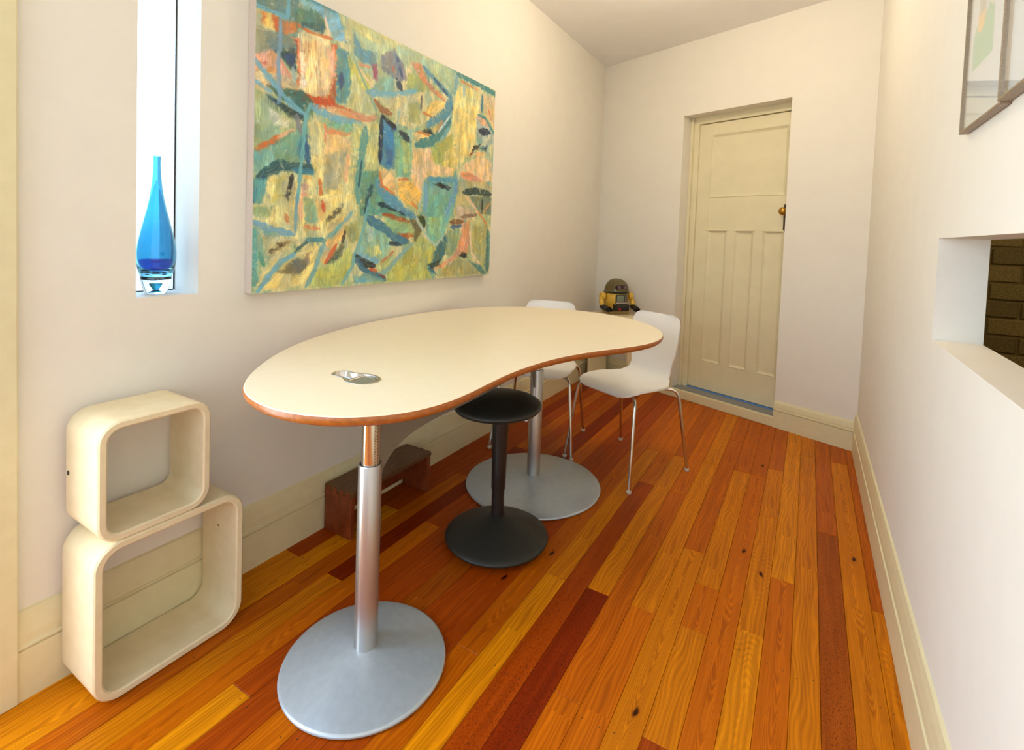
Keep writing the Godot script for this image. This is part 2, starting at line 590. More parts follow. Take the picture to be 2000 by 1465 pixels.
# ==================================================================== end wall with the recessed door
func end_wall() -> void:
	var root := frame("wall_back", Vector3.ZERO, -BK)
	var st := new_st()
	for b in [[Vector3(-0.3, -0.05, -0.28), Vector3(0.81, H + 0.1, 0)], [Vector3(1.595, -0.05, -0.28), Vector3(2.3, H + 0.1, 0)], [Vector3(0.81, 2.164, -0.28), Vector3(1.595, H + 0.1, 0)], [Vector3(0.81, -0.05, -0.28), Vector3(1.595, 0.058, -0.002)]]:
		block(st, b[0], b[1])
	block(st, Vector3(0.6, -0.05, -0.36), Vector3(1.8, H + 0.1, -0.28))     # added unseen block, keeps sky light from leaking past the door
	part("plaster", done(st), M.wall, root)
	var bb := frame("baseboard_back", Vector3.ZERO, -BK)
	var prof := [Vector2(0, 0), Vector2(0.018, 0), Vector2(0.018, 0.112), Vector2(0.013, 0.114), Vector2(0.013, 0.1165), Vector2(0.0205, 0.119), Vector2(0.0205, 0.123), Vector2(0.0165, 0.125), Vector2(0.0165, 0.14), Vector2(0.012, 0.162), Vector2(0.006, 0.174), Vector2(0, 0.176)]
	skirting("skirting_board", prof, Vector3(0.0, 0, 0), Vector3(0.81, 0, 0), Vector3(0, 0, 1), bb)
	skirting("skirting_board", prof, Vector3(1.595, 0, 0), Vector3(2.06, 0, 0), Vector3(0, 0, 1), bb)
	part("step_riser", box(Vector3(0.80, 0, -0.012), Vector3(1.60, 0.064, 0.018), 0.003), M.trim, bb)
	var fl := frame("trim_2", Vector3.ZERO, -BK)
	part("carpet_strip", box(Vector3(0.81, 0.056, -0.135), Vector3(1.595, 0.067, -0.012), 0.002), M.carpet, fl, "worn grey carpet on the door step")
	part("painted_daylight_strip", box(Vector3(0.868, 0.066, -0.135), Vector3(1.594, 0.074, -0.118), 0.002), M.daylight_blue, fl, "blue strip painted as daylight along the foot of the door")  # blue box standing in for daylight leaking under the door
	# jambs
	part("jamb", box(Vector3(0.812, 0.06, -0.20), Vector3(0.872, 2.163, -0.118), 0.003), M.door, fl)
	part("jamb_stop", box(Vector3(0.81, 0.06, -0.118), Vector3(0.832, 2.163, -0.098), 0.003), M.door, fl)
	part("door_head", box(Vector3(0.81, 2.112, -0.20), Vector3(1.7, 2.17, -0.118), 0.003), M.door, fl)
	# leaf: stiles, rails and muntins round recessed panels
	var d := frame("door_1", Vector3.ZERO, -BK)
	var zf := -0.135
	var zb := -0.175
	for s in [[0.872, 0.972], [1.532, 1.64]]:
		part("stile", box(Vector3(s[0], 0.076, zb), Vector3(s[1], 2.108, zf), 0.0015), M.door, d)
	for y in [[2.02, 2.108], [1.302, 1.545], [0.076, 0.29]]:
		part("rail", box(Vector3(0.972, y[0], zb), Vector3(1.532, y[1], zf), 0.0015), M.door, d)
	for s in [[1.128, 1.192], [1.326, 1.396]]:
		part("muntin", box(Vector3(s[0], 0.29, zb), Vector3(s[1], 1.302, zf), 0.0015), M.door, d)
	part("door_core", box(Vector3(0.874, 0.078, zb + 0.004), Vector3(1.638, 2.106, zf - 0.0125), 0.001), M.door, d)
	for p in [[0.972, 1.545, 1.532, 2.02], [0.972, 0.29, 1.128, 1.302], [1.192, 0.29, 1.326, 1.302], [1.396, 0.29, 1.532, 1.302]]:
		panel(d, p[0], p[1], p[2], p[3], zf)
	for s in [[0.965, 1.135], [1.185, 1.333], [1.389, 1.54]]:
		part("ledge_moulding", box(Vector3(s[0], 1.293, zf - 0.004), Vector3(s[1], 1.306, zf + 0.006), 0.004), M.door, d)
	var pl := part("lock_plate", box(Vector3(1.528, 1.295, zf), Vector3(1.563, 1.482, zf + 0.005), 0.002), M.bronze, d, "dark bronze lock plate")
	var kn := Transform3D(Basis(Vector3.RIGHT, PI / 2), Vector3(1.538, 1.433, zf + 0.005))
	part("knob", lathed([Vector2(0, 0), Vector2(0.012, 0), Vector2(0.011, 0.018), Vector2(0.016, 0.024), Vector2(0.026, 0.034), Vector2(0.027, 0.044), Vector2(0.020, 0.054), Vector2(0, 0.057)], 28, kn, 1.2), M.brass, pl, "round brass door knob")

func panel(d: Node3D, x0: float, y0: float, x1: float, y1: float, zf: float) -> void:
	var st := new_st()
	st.set_smooth_group(-1)
	var ring := [[0.0, 0.0], [0.004, 0.002], [0.012, -0.006], [0.018, -0.010], [0.026, -0.011]]
	for k in ring.size() - 1:
		var i0: float = ring[k][0]
		var i1: float = ring[k + 1][0]
		var za: float = zf + ring[k][1]
		var zc: float = zf + ring[k + 1][1]
		var A := [Vector3(x0 + i0, y0 + i0, za), Vector3(x1 - i0, y0 + i0, za), Vector3(x1 - i0, y1 - i0, za), Vector3(x0 + i0, y1 - i0, za)]
		var B := [Vector3(x0 + i1, y0 + i1, zc), Vector3(x1 - i1, y0 + i1, zc), Vector3(x1 - i1, y1 - i1, zc), Vector3(x0 + i1, y1 - i1, zc)]
		for i in 4:
			var j := (i + 1) % 4
			quad(st, A[i], A[j], B[j], B[i], (A[i] + B[j]) / 2.0 - Vector3(0, 0, 1))
	var e := 0.026
	quad(st, Vector3(x0 + e, y0 + e, zf - 0.011), Vector3(x1 - e, y0 + e, zf - 0.011), Vector3(x1 - e, y1 - e, zf - 0.011), Vector3(x0 + e, y1 - e, zf - 0.011), Vector3((x0 + x1) / 2, (y0 + y1) / 2, zf - 1))
	part("panel", done(st), M.door, d)

# ==================================================================== hatch in the right wall and the brick wall behind it
func side_opening() -> void:
	var x0 := W + 0.102
	var root := frame("wall_brick")
	var st := new_st()
	block(st, Vector3(x0, 0, 0.95), Vector3(x0 + 1.5, 2.4, 1.13))
	part("mortar_bed", done(st), M.mortar, root)
	var meshes := []
	for v in 4:
		var q := new_st()
		bbox(q, Vector3(0, 0, -0.04), Vector3([0.217, 0.215, 0.218, 0.105][v], 0.0725, 0.008 + 0.001 * v), 0.004)
		meshes.append(done(q))
	var rng := RandomNumberGenerator.new()
	rng.seed = 5
	for c in 17:
		var x := x0 + (0.0 if c % 2 == 0 else -0.0)
		var k := 0
		while x < x0 + 0.75:
			var v := 3 if (k == 0 and c % 2 == 1) else rng.randi() % 3
			var b := part("brick", meshes[v], M.brick[rng.randi() % 4], root)
			b.position = Vector3(x + 0.003, 0.25 + c * 0.082, 1.13 + rng.randf_range(-0.001, 0.0015))
			x += 0.114 if v == 3 else 0.226
			k += 1
	st = new_st()
	block(st, Vector3(x0 + 1.5, 0, 0.95), Vector3(x0 + 1.6, 2.4, 4.6))
	block(st, Vector3(x0, 0, 4.5), Vector3(x0 + 1.5, 2.4, 4.6))
	block(st, Vector3(x0, -0.1, 0.95), Vector3(x0 + 1.6, 0, 4.6))
	block(st, Vector3(x0, 2.4, 0.95), Vector3(x0 + 1.6, 2.5, 4.6))
	var o := part("wall_side", done(st), M.mortar, self)
	o.set_meta("kind", "structure")

func slot_window() -> void:
	var root := frame("window_1")
	part("pane", box(Vector3(-0.150, 0.985, 3.428), Vector3(-0.145, 2.149, 3.593), 0.0005), M.glass, root, "obscure glass pane")
	part("glazing_bead", box(Vector3(-0.145, 0.985, 3.4265), Vector3(-0.141, 2.149, 3.4295), 0.0005), M.dark, root)
	part("glazing_bead", box(Vector3(-0.145, 0.9835, 3.4295), Vector3(-0.141, 0.9865, 3.594), 0.0005), M.dark, root)

# what lets the daylight in, beside and behind the camera
func big_openings() -> void:
	var d := frame("door_2")
	for b in [[Vector3(-0.16, 0.0, 4.005), Vector3(-0.11, 2.155, 4.06)], [Vector3(-0.16, 0.0, 5.06), Vector3(-0.11, 2.155, 5.115)], [Vector3(-0.16, 2.1, 4.06), Vector3(-0.11, 2.155, 5.06)], [Vector3(-0.16, 0.0, 4.06), Vector3(-0.11, 0.12, 5.06)]]:
		part("door_frame", box(b[0], b[1], 0.003), M.trim, d)
	part("pane", box(Vector3(-0.138, 0.12, 4.06), Vector3(-0.133, 2.1, 5.06), 0.0005), M.clear, d)
	var w := frame("window_2")
	for b in [[Vector3(0.3, 0.7, REAR + 0.1), Vector3(0.35, 2.2, REAR + 0.15)], [Vector3(1.59, 0.7, REAR + 0.1), Vector3(1.64, 2.2, REAR + 0.15)], [Vector3(0.35, 0.7, REAR + 0.1), Vector3(1.59, 0.75, REAR + 0.15)], [Vector3(0.35, 2.15, REAR + 0.1), Vector3(1.59, 2.2, REAR + 0.15)], [Vector3(0.95, 0.75, REAR + 0.1), Vector3(0.99, 2.15, REAR + 0.15)]]:
		part("window_frame", box(b[0], b[1], 0.003), M.trim, w)
	part("pane", box(Vector3(0.35, 0.75, REAR + 0.12), Vector3(0.95, 2.15, REAR + 0.125), 0.0005), M.clear, w)
	part("pane", box(Vector3(0.99, 0.75, REAR + 0.12), Vector3(1.59, 2.15, REAR + 0.125), 0.0005), M.clear, w)

# a part whose mesh is in room coordinates, under an unturned thing
func wpart(called: String, mesh: Mesh, m: Material, root: Node3D, label := "") -> MeshInstance3D:
	var o := part(called, mesh, m, root, label)
	o.position = -root.position
	return o

func spline(flat_pts: Array, n: int) -> PackedVector2Array:
	var p := PackedVector2Array()
	for i in range(0, flat_pts.size(), 2):
		p.append(Vector2(flat_pts[i], flat_pts[i + 1]))
	var out := PackedVector2Array()
	var c := p.size()
	for i in c:
		for k in n:
			out.append(p[i].cubic_interpolate(p[(i + 1) % c], p[(i - 1 + c) % c], p[(i + 2) % c], float(k) / n))
	return out

func grown(p: PackedVector2Array, d: float) -> PackedVector2Array:
	var out := PackedVector2Array()
	var n := p.size()
	var sgn := -1.0 if Geometry2D.is_polygon_clockwise(p) else 1.0
	for i in n:
		var t := (p[(i + 1) % n] - p[(i - 1 + n) % n]).normalized()
		out.append(p[i] + Vector2(t.y, -t.x) * d * sgn)
	return out

func ring3(p: PackedVector2Array, y: float) -> PackedVector3Array:
	var r := PackedVector3Array()
	for v in p:
		r.append(Vector3(v.x, y, v.y))
	return r

# skins between offset copies of an outline, outside facing out
func rim(st: SurfaceTool, p: PackedVector2Array, steps: Array) -> void:
	var mid := Vector2.ZERO
	for v in p:
		mid += v / p.size()
	var probe := grown(p, 0.01)
	var out_sign := 1.0 if Geometry2D.is_point_in_polygon(p[0], probe) else -1.0
	var prev := PackedVector3Array()
	var cw := Geometry2D.is_polygon_clockwise(p)
	for k in steps.size():
		var cur := ring3(grown(p, steps[k][0] * out_sign), steps[k][1])
		if k > 0:
			st.set_smooth_group(steps[k][2] if steps[k].size() > 2 else 1)
			loops(st, prev, cur, cw)
		prev = cur

const DESK := [0.486, 3.572, 0.404, 3.514, 0.332, 3.442, 0.267, 3.363, 0.208, 3.278, 0.158, 3.188, 0.117, 3.095, 0.084, 2.997, 0.057, 2.898, 0.036, 2.797, 0.021, 2.695, 0.013, 2.593, 0.012, 2.490, 0.016, 2.387, 0.031, 2.286, 0.055, 2.186, 0.086, 2.089, 0.128, 1.996, 0.183, 1.912, 0.255, 1.842, 0.341, 1.791, 0.437, 1.758, 0.537, 1.740, 0.639, 1.736, 0.738, 1.751, 0.833, 1.785, 0.920, 1.837, 0.996, 1.904, 1.060, 1.983, 1.108, 2.072, 1.136, 2.169, 1.142, 2.268, 1.125, 2.367, 1.088, 2.462, 1.043, 2.554, 0.999, 2.647, 0.964, 2.743, 0.939, 2.843, 0.926, 2.945, 0.921, 3.047, 0.925, 3.150, 0.932, 3.253, 0.930, 3.353, 0.905, 3.448, 0.850, 3.527, 0.771, 3.583, 0.677, 3.609, 0.579, 3.604]

func desk() -> void:
	var root := thing("kidney_desk", "kidney-shaped cream desk with timber edge on two grey disc pedestals", "desk", Vector3(0.6, 0, 2.7))
	var edge := spline(DESK, 4)
	var hole := spline([0.690, 3.3475, 0.683, 3.366, 0.665, 3.379, 0.645, 3.382, 0.624, 3.379, 0.606, 3.370, 0.588, 3.361, 0.565, 3.360, 0.545, 3.358, 0.535, 3.343, 0.536, 3.328, 0.549, 3.317, 0.570, 3.3155, 0.590, 3.312, 0.612, 3.303, 0.640, 3.3, 0.668, 3.309, 0.684, 3.326], 3)
	# top: laminate sheet with the cable port cut out
	var st := new_st()
	st.set_smooth_group(-1)
	var inner := grown(edge, -0.002) if Geometry2D.is_point_in_polygon(grown(edge, -0.01)[0], edge) else grown(edge, 0.002)
	for half in [PackedVector2Array([Vector2(-1, 3.34), Vector2(2, 3.34), Vector2(2, 5), Vector2(-1, 5)]), PackedVector2Array([Vector2(-1, 1), Vector2(2, 1), Vector2(2, 3.34), Vector2(-1, 3.34)])]:
		for piece in Geometry2D.intersect_polygons(inner, half):
			for rest in Geometry2D.clip_polygons(piece, hole):
				flat(st, rest, TOP, true)
	rim(st, edge, [[-0.002, TOP], [0.0, TOP - 0.002, 2]])
	var top := wpart("desk_top", done(st), M.laminate, root)
	st = new_st()
	rim(st, edge, [[0.0, TOP - 0.002], [0.0018, TOP - 0.006], [0.0022, TOP - 0.012], [-0.001, TOP - 0.018], [-0.007, TOP - 0.0235], [-0.016, TOP - 0.0275]])
	part("edge_band", done(st), M.edge, top, "brown timber edge")
	st = new_st()
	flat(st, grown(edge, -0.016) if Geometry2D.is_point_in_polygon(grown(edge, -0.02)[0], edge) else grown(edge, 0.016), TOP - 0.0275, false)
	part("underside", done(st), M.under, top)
	# cable port: flange, wall and floor of a pressed metal dish, and a half lid
	st = new_st()
	rim(st, hole, [[0.004, TOP], [0.0035, TOP + 0.0014], [-0.001, TOP + 0.0016], [-0.003, TOP], [-0.004, TOP - 0.012], [-0.012, TOP - 0.016]])
	flat(st, grown(hole, -0.012) if Geometry2D.is_point_in_polygon(grown(hole, -0.012)[0], hole) else grown(hole, 0.012), TOP - 0.016, true)
	var port := part("cable_port", done(st), M.chrome, top, "chrome teardrop cable port")
	var lid := lathed([Vector2(0, -0.004), Vector2(0.036, -0.004), Vector2(0.0375, -0.002), Vector2(0.036, 0), Vector2(0.028, 0.0004), Vector2(0.026, -0.001), Vector2(0, -0.001)], 40, Transform3D(Basis(), Vector3(0.643, TOP - 0.001, 3.341)))
	part("lid", lid, M.steel, port)
	part("lid_hinge", tubed([Vector3(0.622, TOP - 0.0005, 3.312), Vector3(0.622, TOP - 0.0005, 3.370)], 0.002, 8), M.chrome, port)
	# pedestals
	for q in [[0.6389, 3.304, 0.2219], [0.5433, 2.1459, 0.3254]]:
		var at := Transform3D(Basis(), Vector3(q[0], 0, q[1]))
		var r: float = q[2]
		var plate := wpart("base_plate", lathed([Vector2(0, 0.002), Vector2(r - 0.008, 0.002), Vector2(r - 0.001, 0.004), Vector2(r, 0.007), Vector2(r - 0.002, 0.011), Vector2(r - 0.008, 0.013), Vector2(r * 0.8, 0.021), Vector2(r * 0.55, 0.033), Vector2(r * 0.35, 0.044), Vector2(r * 0.22, 0.050), Vector2(0.036, 0.053), Vector2(0, 0.053)], 96, at, 0.9), M.grey_paint, root)
		part("foot_ring", lathed([Vector2(r - 0.03, 0), Vector2(r - 0.012, 0), Vector2(r - 0.012, 0.004), Vector2(r - 0.03, 0.004)], 64, at), M.dark, plate)
		wpart("column", lathed([Vector2(0.0316, 0.045), Vector2(0.0316, 0.562), Vector2(0.0305, 0.5645), Vector2(0.027, 0.565), Vector2(0.0262, 0.563), Vector2(0.0262, 0.55)], 48, at, 0.5), M.steel, root)
		var inner_col := wpart("inner_column", lathed([Vector2(0.0249, 0.5), Vector2(0.0249, TOP - 0.028)], 48, at), M.chrome, root)
		if r < 0.3:
			var s2 := new_st()
			s2.set_smooth_group(1)
			for i in 8:
				var a0 := deg_to_rad(-28.0 + 6.5 * i)
				var a1 := deg_to_rad(-28.0 + 6.5 * (i + 1))
				var f := func(a: float, y: float) -> void:
					s2.set_uv(Vector2((rad_to_deg(a) + 28.0) / 52.0, (TOP - 0.03 - y) / 0.215))
					s2.add_vertex(Vector3(q[0] + cos(a) * 0.0253, y, q[1] + sin(a) * 0.0253))
				var y0 := 0.56
				var y1 := TOP - 0.03
				f.call(a0, y0); f.call(a1, y0); f.call(a1, y1)
				f.call(a0, y0); f.call(a1, y1); f.call(a0, y1)
			var sc := mat(Color.WHITE, 0.3, 0.6)
			sc.albedo_texture = scale_print()
			part("height_scale", done(s2), sc, inner_col, "printed height scale")
		# collar plate under the top
		wpart("mounting_plate", lathed([Vector2(0, TOP - 0.036), Vector2(0.07, TOP - 0.036), Vector2(0.07, TOP - 0.0276), Vector2(0, TOP - 0.0276)], 32, at), M.grey_paint, root)
	# arched sheet between the columns
	var A := Vector3(0.6389, 0, 3.304)
	var t := Vector3(-0.0823, 0, -0.9966)
	var nn := Vector3(0.9966, 0, -0.0823)
	st = new_st()
	var steps := 56
	var g := []
	for i in steps + 1:
		var s := lerpf(0.028, 1.134, float(i) / steps)
		var u := absf((s - 0.581) / 0.553)
		var y := 0.47 + 0.142 * sqrt(maxf(0.0, 1.0 - pow(u, 6.0)))
		var p := A + t * s + nn * 0.04 * sin(PI * (s - 0.028) / 1.106)
		g.append([p + Vector3(0, y, 0), p + Vector3(0, TOP - 0.029, 0)])
	for i in steps:
		for e in [-1.0, 1.0]:
			st.set_smooth_group(1 if e < 0 else 2)
			var o: Vector3 = nn * 0.004 * e
			quad(st, g[i][0] + o, g[i + 1][0] + o, g[i + 1][1] + o, g[i][1] + o, g[i][0] - nn * e * 1.0)
		st.set_smooth_group(3)
		var o2 := nn * 0.004
		quad(st, g[i][0] - o2, g[i + 1][0] - o2, g[i + 1][0] + o2, g[i][0] + o2, g[i][0] + Vector3(0, 1, 0))
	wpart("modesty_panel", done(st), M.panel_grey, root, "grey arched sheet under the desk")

func scale_print() -> ImageTexture:
	var im := Image.create(48, 384, false, Image.FORMAT_RGB8)
	im.fill(Color(0.80, 0.74, 0.62))
	for k in 24:
		var y := 6 + k * 16
		im.fill_rect(Rect2i(2, y, 9, 2), Color(0.1, 0.08, 0.06))
		im.fill_rect(Rect2i(14, y - 4, 2, 9), Color(0.1, 0.08, 0.06))
		im.fill_rect(Rect2i(20, y - 4, 7, 2), Color(0.1, 0.08, 0.06))
		im.fill_rect(Rect2i(20, y, 7, 2), Color(0.1, 0.08, 0.06))
		im.fill_rect(Rect2i(20, y + 4, 7, 2), Color(0.1, 0.08, 0.06))
		im.fill_rect(Rect2i(20 + 5 * (k % 2), y - 4, 2, 9), Color(0.1, 0.08, 0.06))
		im.fill_rect(Rect2i(34, y, 12, 2), Color(0.1, 0.08, 0.06))
		im.fill_rect(Rect2i(38, y + 8, 8, 2), Color(0.1, 0.08, 0.06))
	return ImageTexture.create_from_image(im)

# ==================================================================== chairs
func chair_shell() -> ArrayMesh:
	var c := Curve3D.new()
	c.bake_interval = 0.004
	var ctl := [Vector2(0.212, 0.432), Vector2(0.185, 0.449), Vector2(0.11, 0.455), Vector2(0.0, 0.446), Vector2(-0.09, 0.441), Vector2(-0.145, 0.452), Vector2(-0.178, 0.484), Vector2(-0.190, 0.535), Vector2(-0.196, 0.61), Vector2(-0.205, 0.69), Vector2(-0.220, 0.765), Vector2(-0.228, 0.80)]
	for i in ctl.size():
		var a: Vector2 = ctl[maxi(i - 1, 0)]
		var b: Vector2 = ctl[mini(i + 1, ctl.size() - 1)]
		var d := (b - a) / 6.0
		c.add_point(Vector3(0, ctl[i].y, ctl[i].x), Vector3(0, -d.y, -d.x), Vector3(0, d.y, d.x))
	var ln := c.get_baked_length()
	var wid := [[0.0, 0.120], [0.012, 0.158], [0.035, 0.180], [0.08, 0.196], [0.16, 0.205], [0.24, 0.203], [0.31, 0.188], [0.36, 0.160], [0.40, 0.138], [0.44, 0.132], [0.48, 0.139], [0.53, 0.153], [0.60, 0.160], [0.70, 0.160], [ln - 0.05, 0.158], [ln - 0.025, 0.150], [ln - 0.008, 0.132], [ln, 0.105]]
	var nv := 72
	var nu := 18
	var rows := []
	for j in nv + 1:
		var f := float(j) / nv
		var s := ln * (f - 0.06 * sin(TAU * f) / TAU * 2.0)
		var p := c.sample_baked(s, true)
		var p2 := c.sample_baked(minf(s + 0.004, ln), true)
		var p0 := c.sample_baked(maxf(s - 0.004, 0), true)
		var d := (p2 - p0).normalized()
		var nrm := Vector3(0, -d.z, d.y)      # towards the sitter
		if nrm.y < 0 and nrm.z < 0:
			nrm = -nrm
		var hw := 0.2
		for k in wid.size() - 1:
			if s >= wid[k][0] and s <= wid[k + 1][0]:
				var q: float = (s - wid[k][0]) / maxf(wid[k + 1][0] - wid[k][0], 1e-6)
				q = q * q * (3.0 - 2.0 * q)
				hw = lerpf(wid[k][1], wid[k + 1][1], q)
		var row := []
		for i in nu + 1:
			var u := -1.0 + 2.0 * i / nu
			var dish := 0.016 * u * u * clampf((s - 0.02) / 0.2, 0.0, 1.0)
			row.append([p + Vector3(hw * u, 0, 0) + nrm * dish, nrm])
		rows.append(row)
	var st := new_st()
	for j in nv:
		for i in nu:
			for side in [0, 1]:
				st.set_smooth_group(1 + side)
				var q := []
				for k in [[j, i], [j, i + 1], [j + 1, i + 1], [j + 1, i]]:
					var v: Array = rows[k[0]][k[1]]
					q.append(v[0] + v[1] * (0.0 if side == 0 else -0.010))
				var nr: Vector3 = rows[j][i][1]
				quad(st, q[0], q[1], q[2], q[3], (q[0] + q[2]) / 2.0 - nr * (1.0 if side == 0 else -1.0))
	st.set_smooth_group(3)
	var rim_pts := []
	for i in nu:
		rim_pts.append(rows[0][i])
	for j in nv:
		rim_pts.append(rows[j][nu])
	for i in nu:
		rim_pts.append(rows[nv][nu - i])
	for j in nv:
		rim_pts.append(rows[nv - j][0])
	var mid := Vector3(0, 0.5, -0.05)
	for k in rim_pts.size():
		var a: Array = rim_pts[k]
		var b: Array = rim_pts[(k + 1) % rim_pts.size()]
		var inward: Vector3 = Vector3(-signf(a[0].x) * 0.2, 0, 0) if absf(a[0].x) > 0.12 else (mid - a[0])
		quad(st, a[0], b[0], b[0] - b[1] * 0.010, a[0] - a[1] * 0.010, a[0] + inward)
	return done(st)

func make_chair(label: String, at: Vector3, turn: float) -> Node3D:
	var t := thing("shell_chair", label, "chair", at, turn, "white shell chairs at the desk")
	part("seat_shell", chair_shell(), M.white_shell, t)
	for q in [[-1, -1], [1, -1], [-1, 1], [1, 1]]:
		var foot := Vector3(0.232 * q[0], 0.012, 0.222 * q[1])
		var knee := Vector3(0.196 * q[0], 0.428, 0.165 * q[1] - 0.0)
		var hub := Vector3(0.035 * q[0], 0.426, 0.05 * q[1])
		var leg := part("leg", tubed(rounded([foot, knee, hub], 0.045, 8), 0.0085, 14), M.chrome, t)
		part("glide", lathed([Vector2(0, 0), Vector2(0.011, 0), Vector2(0.0125, 0.004), Vector2(0.0125, 0.012), Vector2(0.009, 0.016), Vector2(0, 0.016)], 18, Transform3D(Basis(), Vector3(foot.x, 0, foot.z))), M.glide, leg)
	part("hub_plate", lathed([Vector2(0, 0.414), Vector2(0.075, 0.414), Vector2(0.08, 0.420), Vector2(0.08, 0.434), Vector2(0, 0.434)], 32), M.steel, t)
	for q in [-1, 1]:
		part("rubber_pad", box(Vector3(0.10 * q - 0.011, 0.421, 0.06), Vector3(0.10 * q + 0.011, 0.437, 0.085), 0.003), M.glide, t)
	return t

func chairs() -> void:
	make_chair("white shell chair with chrome legs, the nearer one in front of the panelled door", Vector3(0.845, 0, 1.671), -0.423)
	make_chair("white shell chair tucked against the far end of the desk beside the left wall", Vector3(0.314, 0, 1.649), 0.252)

# ==================================================================== stools
func wobble_stool() -> void:
	var t := thing("wobble_stool", "black round-based perching stool standing under the hollow of the desk", "stool", Vector3(0.644, 0, 2.633))
	part("base", lathed([Vector2(0, 0.001), Vector2(0.11, 0.001), Vector2(0.15, 0.011), Vector2(0.185, 0.020), Vector2(0.198, 0.024), Vector2(0.202, 0.029), Vector2(0.199, 0.035), Vector2(0.185, 0.043), Vector2(0.15, 0.059), Vector2(0.11, 0.075), Vector2(0.07, 0.09), Vector2(0.04, 0.102), Vector2(0.028, 0.107), Vector2(0, 0.108)], 80, Transform3D(), 1.2), M.black, t)
	part("lower_tube", lathed([Vector2(0.0245, 0.095), Vector2(0.0245, 0.225)], 32), M.black_gloss, t)
	part("upper_tube", lathed([Vector2(0.024, 0.212), Vector2(0.0268, 0.213), Vector2(0.0275, 0.218), Vector2(0.0285, 0.3), Vector2(0.031, 0.42), Vector2(0.0325, 0.522)], 32), M.black_gloss, t)
	var tilt := Transform3D(Basis(Vector3(1, 0, 0.4).normalized(), 0.03), Vector3.ZERO)
	part("seat", lathed([Vector2(0.03, 0.5100), Vector2(0.09, 0.5150), Vector2(0.14, 0.5250), Vector2(0.164, 0.5350), Vector2(0.170, 0.5430), Vector2(0.169, 0.5500), Vector2(0.162, 0.5570), Vector2(0.14, 0.5670), Vector2(0.10, 0.5775), Vector2(0.05, 0.5840), Vector2(0, 0.5860)], 72, tilt, 1.2), M.black, t)
	part("lever", tubed([Vector3(0.05, 0.511, 0.02), Vector3(0.10, 0.509, 0.012), Vector3(0.125, 0.511, 0.01)], 0.005, 8), M.steel, t)

func step_stool() -> void:
	var t := thing("step_stool", "low red-brown wooden step stool against the left wall under the desk", "step stool", Vector3(0.1, 0, 2.71))
	part("tread", box(Vector3(-0.078, 0.166, -0.236), Vector3(0.079, 0.186, 0.236), 0.004), M.wood_top, t)
	for s in [-1, 1]:
		part("side_board", box(Vector3(-0.078, 0, 0.214 * s - 0.022 * (0 if s > 0 else 1)), Vector3(0.074, 0.166, 0.214 * s + 0.022 * (1 if s > 0 else 0)), 0.003), M.wood_red, t)
		for k in 4:
			part("finger_joint", box(Vector3(-0.066 + 0.038 * k, 0.164, 0.2365 * s - 0.0025), Vector3(-0.048 + 0.038 * k, 0.184, 0.2365 * s + 0.001), 0.001), M.wood_red, t)
	part("back_rail", box(Vector3(-0.078, 0.03, -0.214), Vector3(-0.062, 0.10, 0.214), 0.002), M.wood_red, t)

# ==================================================================== moulded cubes
func rr_loop(w: float, h: float, r: float, inset: float, x: float) -> PackedVector3Array:
	var out := PackedVector3Array()
	var n := 12
	var rr := maxf(r - inset, 0.004)
	for c in 4:
		var cz: float = [w / 2 - r, -w / 2 + r, -w / 2 + r, w / 2 - r][c]
		var cy: float = [h - r, h - r, r, r][c]
		for i in n + 1:
			var a := PI / 2 * (c + float(i) / n)
			out.append(Vector3(x, cy + sin(a) * rr, cz + cos(a) * rr))
	return out

func cube_shelf(called: String, label: String, at: Vector3, w: float, h: float, depth: float, r: float, th: float) -> Node3D:
	var t := thing(called, label, "shelf cube", at, 0.0, "moulded cube shelves")
	var st := new_st()
	var b := 0.004
	var L := [[0.0, b, 0], [b, 0.0, 1], [depth - b, 0.0, 2], [depth, b, 3], [depth, th - b, 4], [depth - b, th, 5], [b, th, 6], [0.0, th - b, 7], [0.0, b, 8]]
	for k in L.size() - 1:
		st.set_smooth_group(k + 1)
		loops(st, rr_loop(w, h, r, L[k][1], L[k][0]), rr_loop(w, h, r, L[k + 1][1], L[k + 1][0]), false)
	part("shell", done(st), M.cube, t)
	return t

func cubes() -> void:
	var lo := cube_shelf("cube_shelf", "larger cream cube shelf with rounded corners, lower of the stack on floor", Vector3(0.02, 0.001, 3.5795), 0.371, 0.405, 0.186, 0.062, 0.021)
	var up := cube_shelf("cube_shelf", "smaller cream cube shelf with rounded corners, upper of the stack", Vector3(0.02, 0.4065, 3.6255), 0.264, 0.303, 0.186, 0.052, 0.020)
	var far := cube_shelf("cube_shelf", "tall cream cube shelf in the far corner under the toy robot", Vector3(cos(BK) * 0.41 - sin(BK) * 0.08, 0.001, sin(BK) * 0.41 + cos(BK) * 0.08), 0.42, 0.60, 0.22, 0.062, 0.021)
	far.rotation.y = -(PI / 2 + BK)
	var hole := [Vector2(0, 0), Vector2(0.006, 0), Vector2(0.006, 0.0012), Vector2(0.0045, 0.0016), Vector2(0, 0.0008)]
	part("screw_plug", lathed(hole, 16, Transform3D(Basis(Vector3.RIGHT, PI / 2), Vector3(0.018, 0.145, 0.132))), M.dark, up, "dark screw plug")
	part("screw_plug", lathed(hole, 12, Transform3D(Basis(Vector3.RIGHT, PI / 2).scaled(Vector3(0.5, 0.5, 0.5)), Vector3(0.09, 0.27, -0.1646))), M.dark, lo)

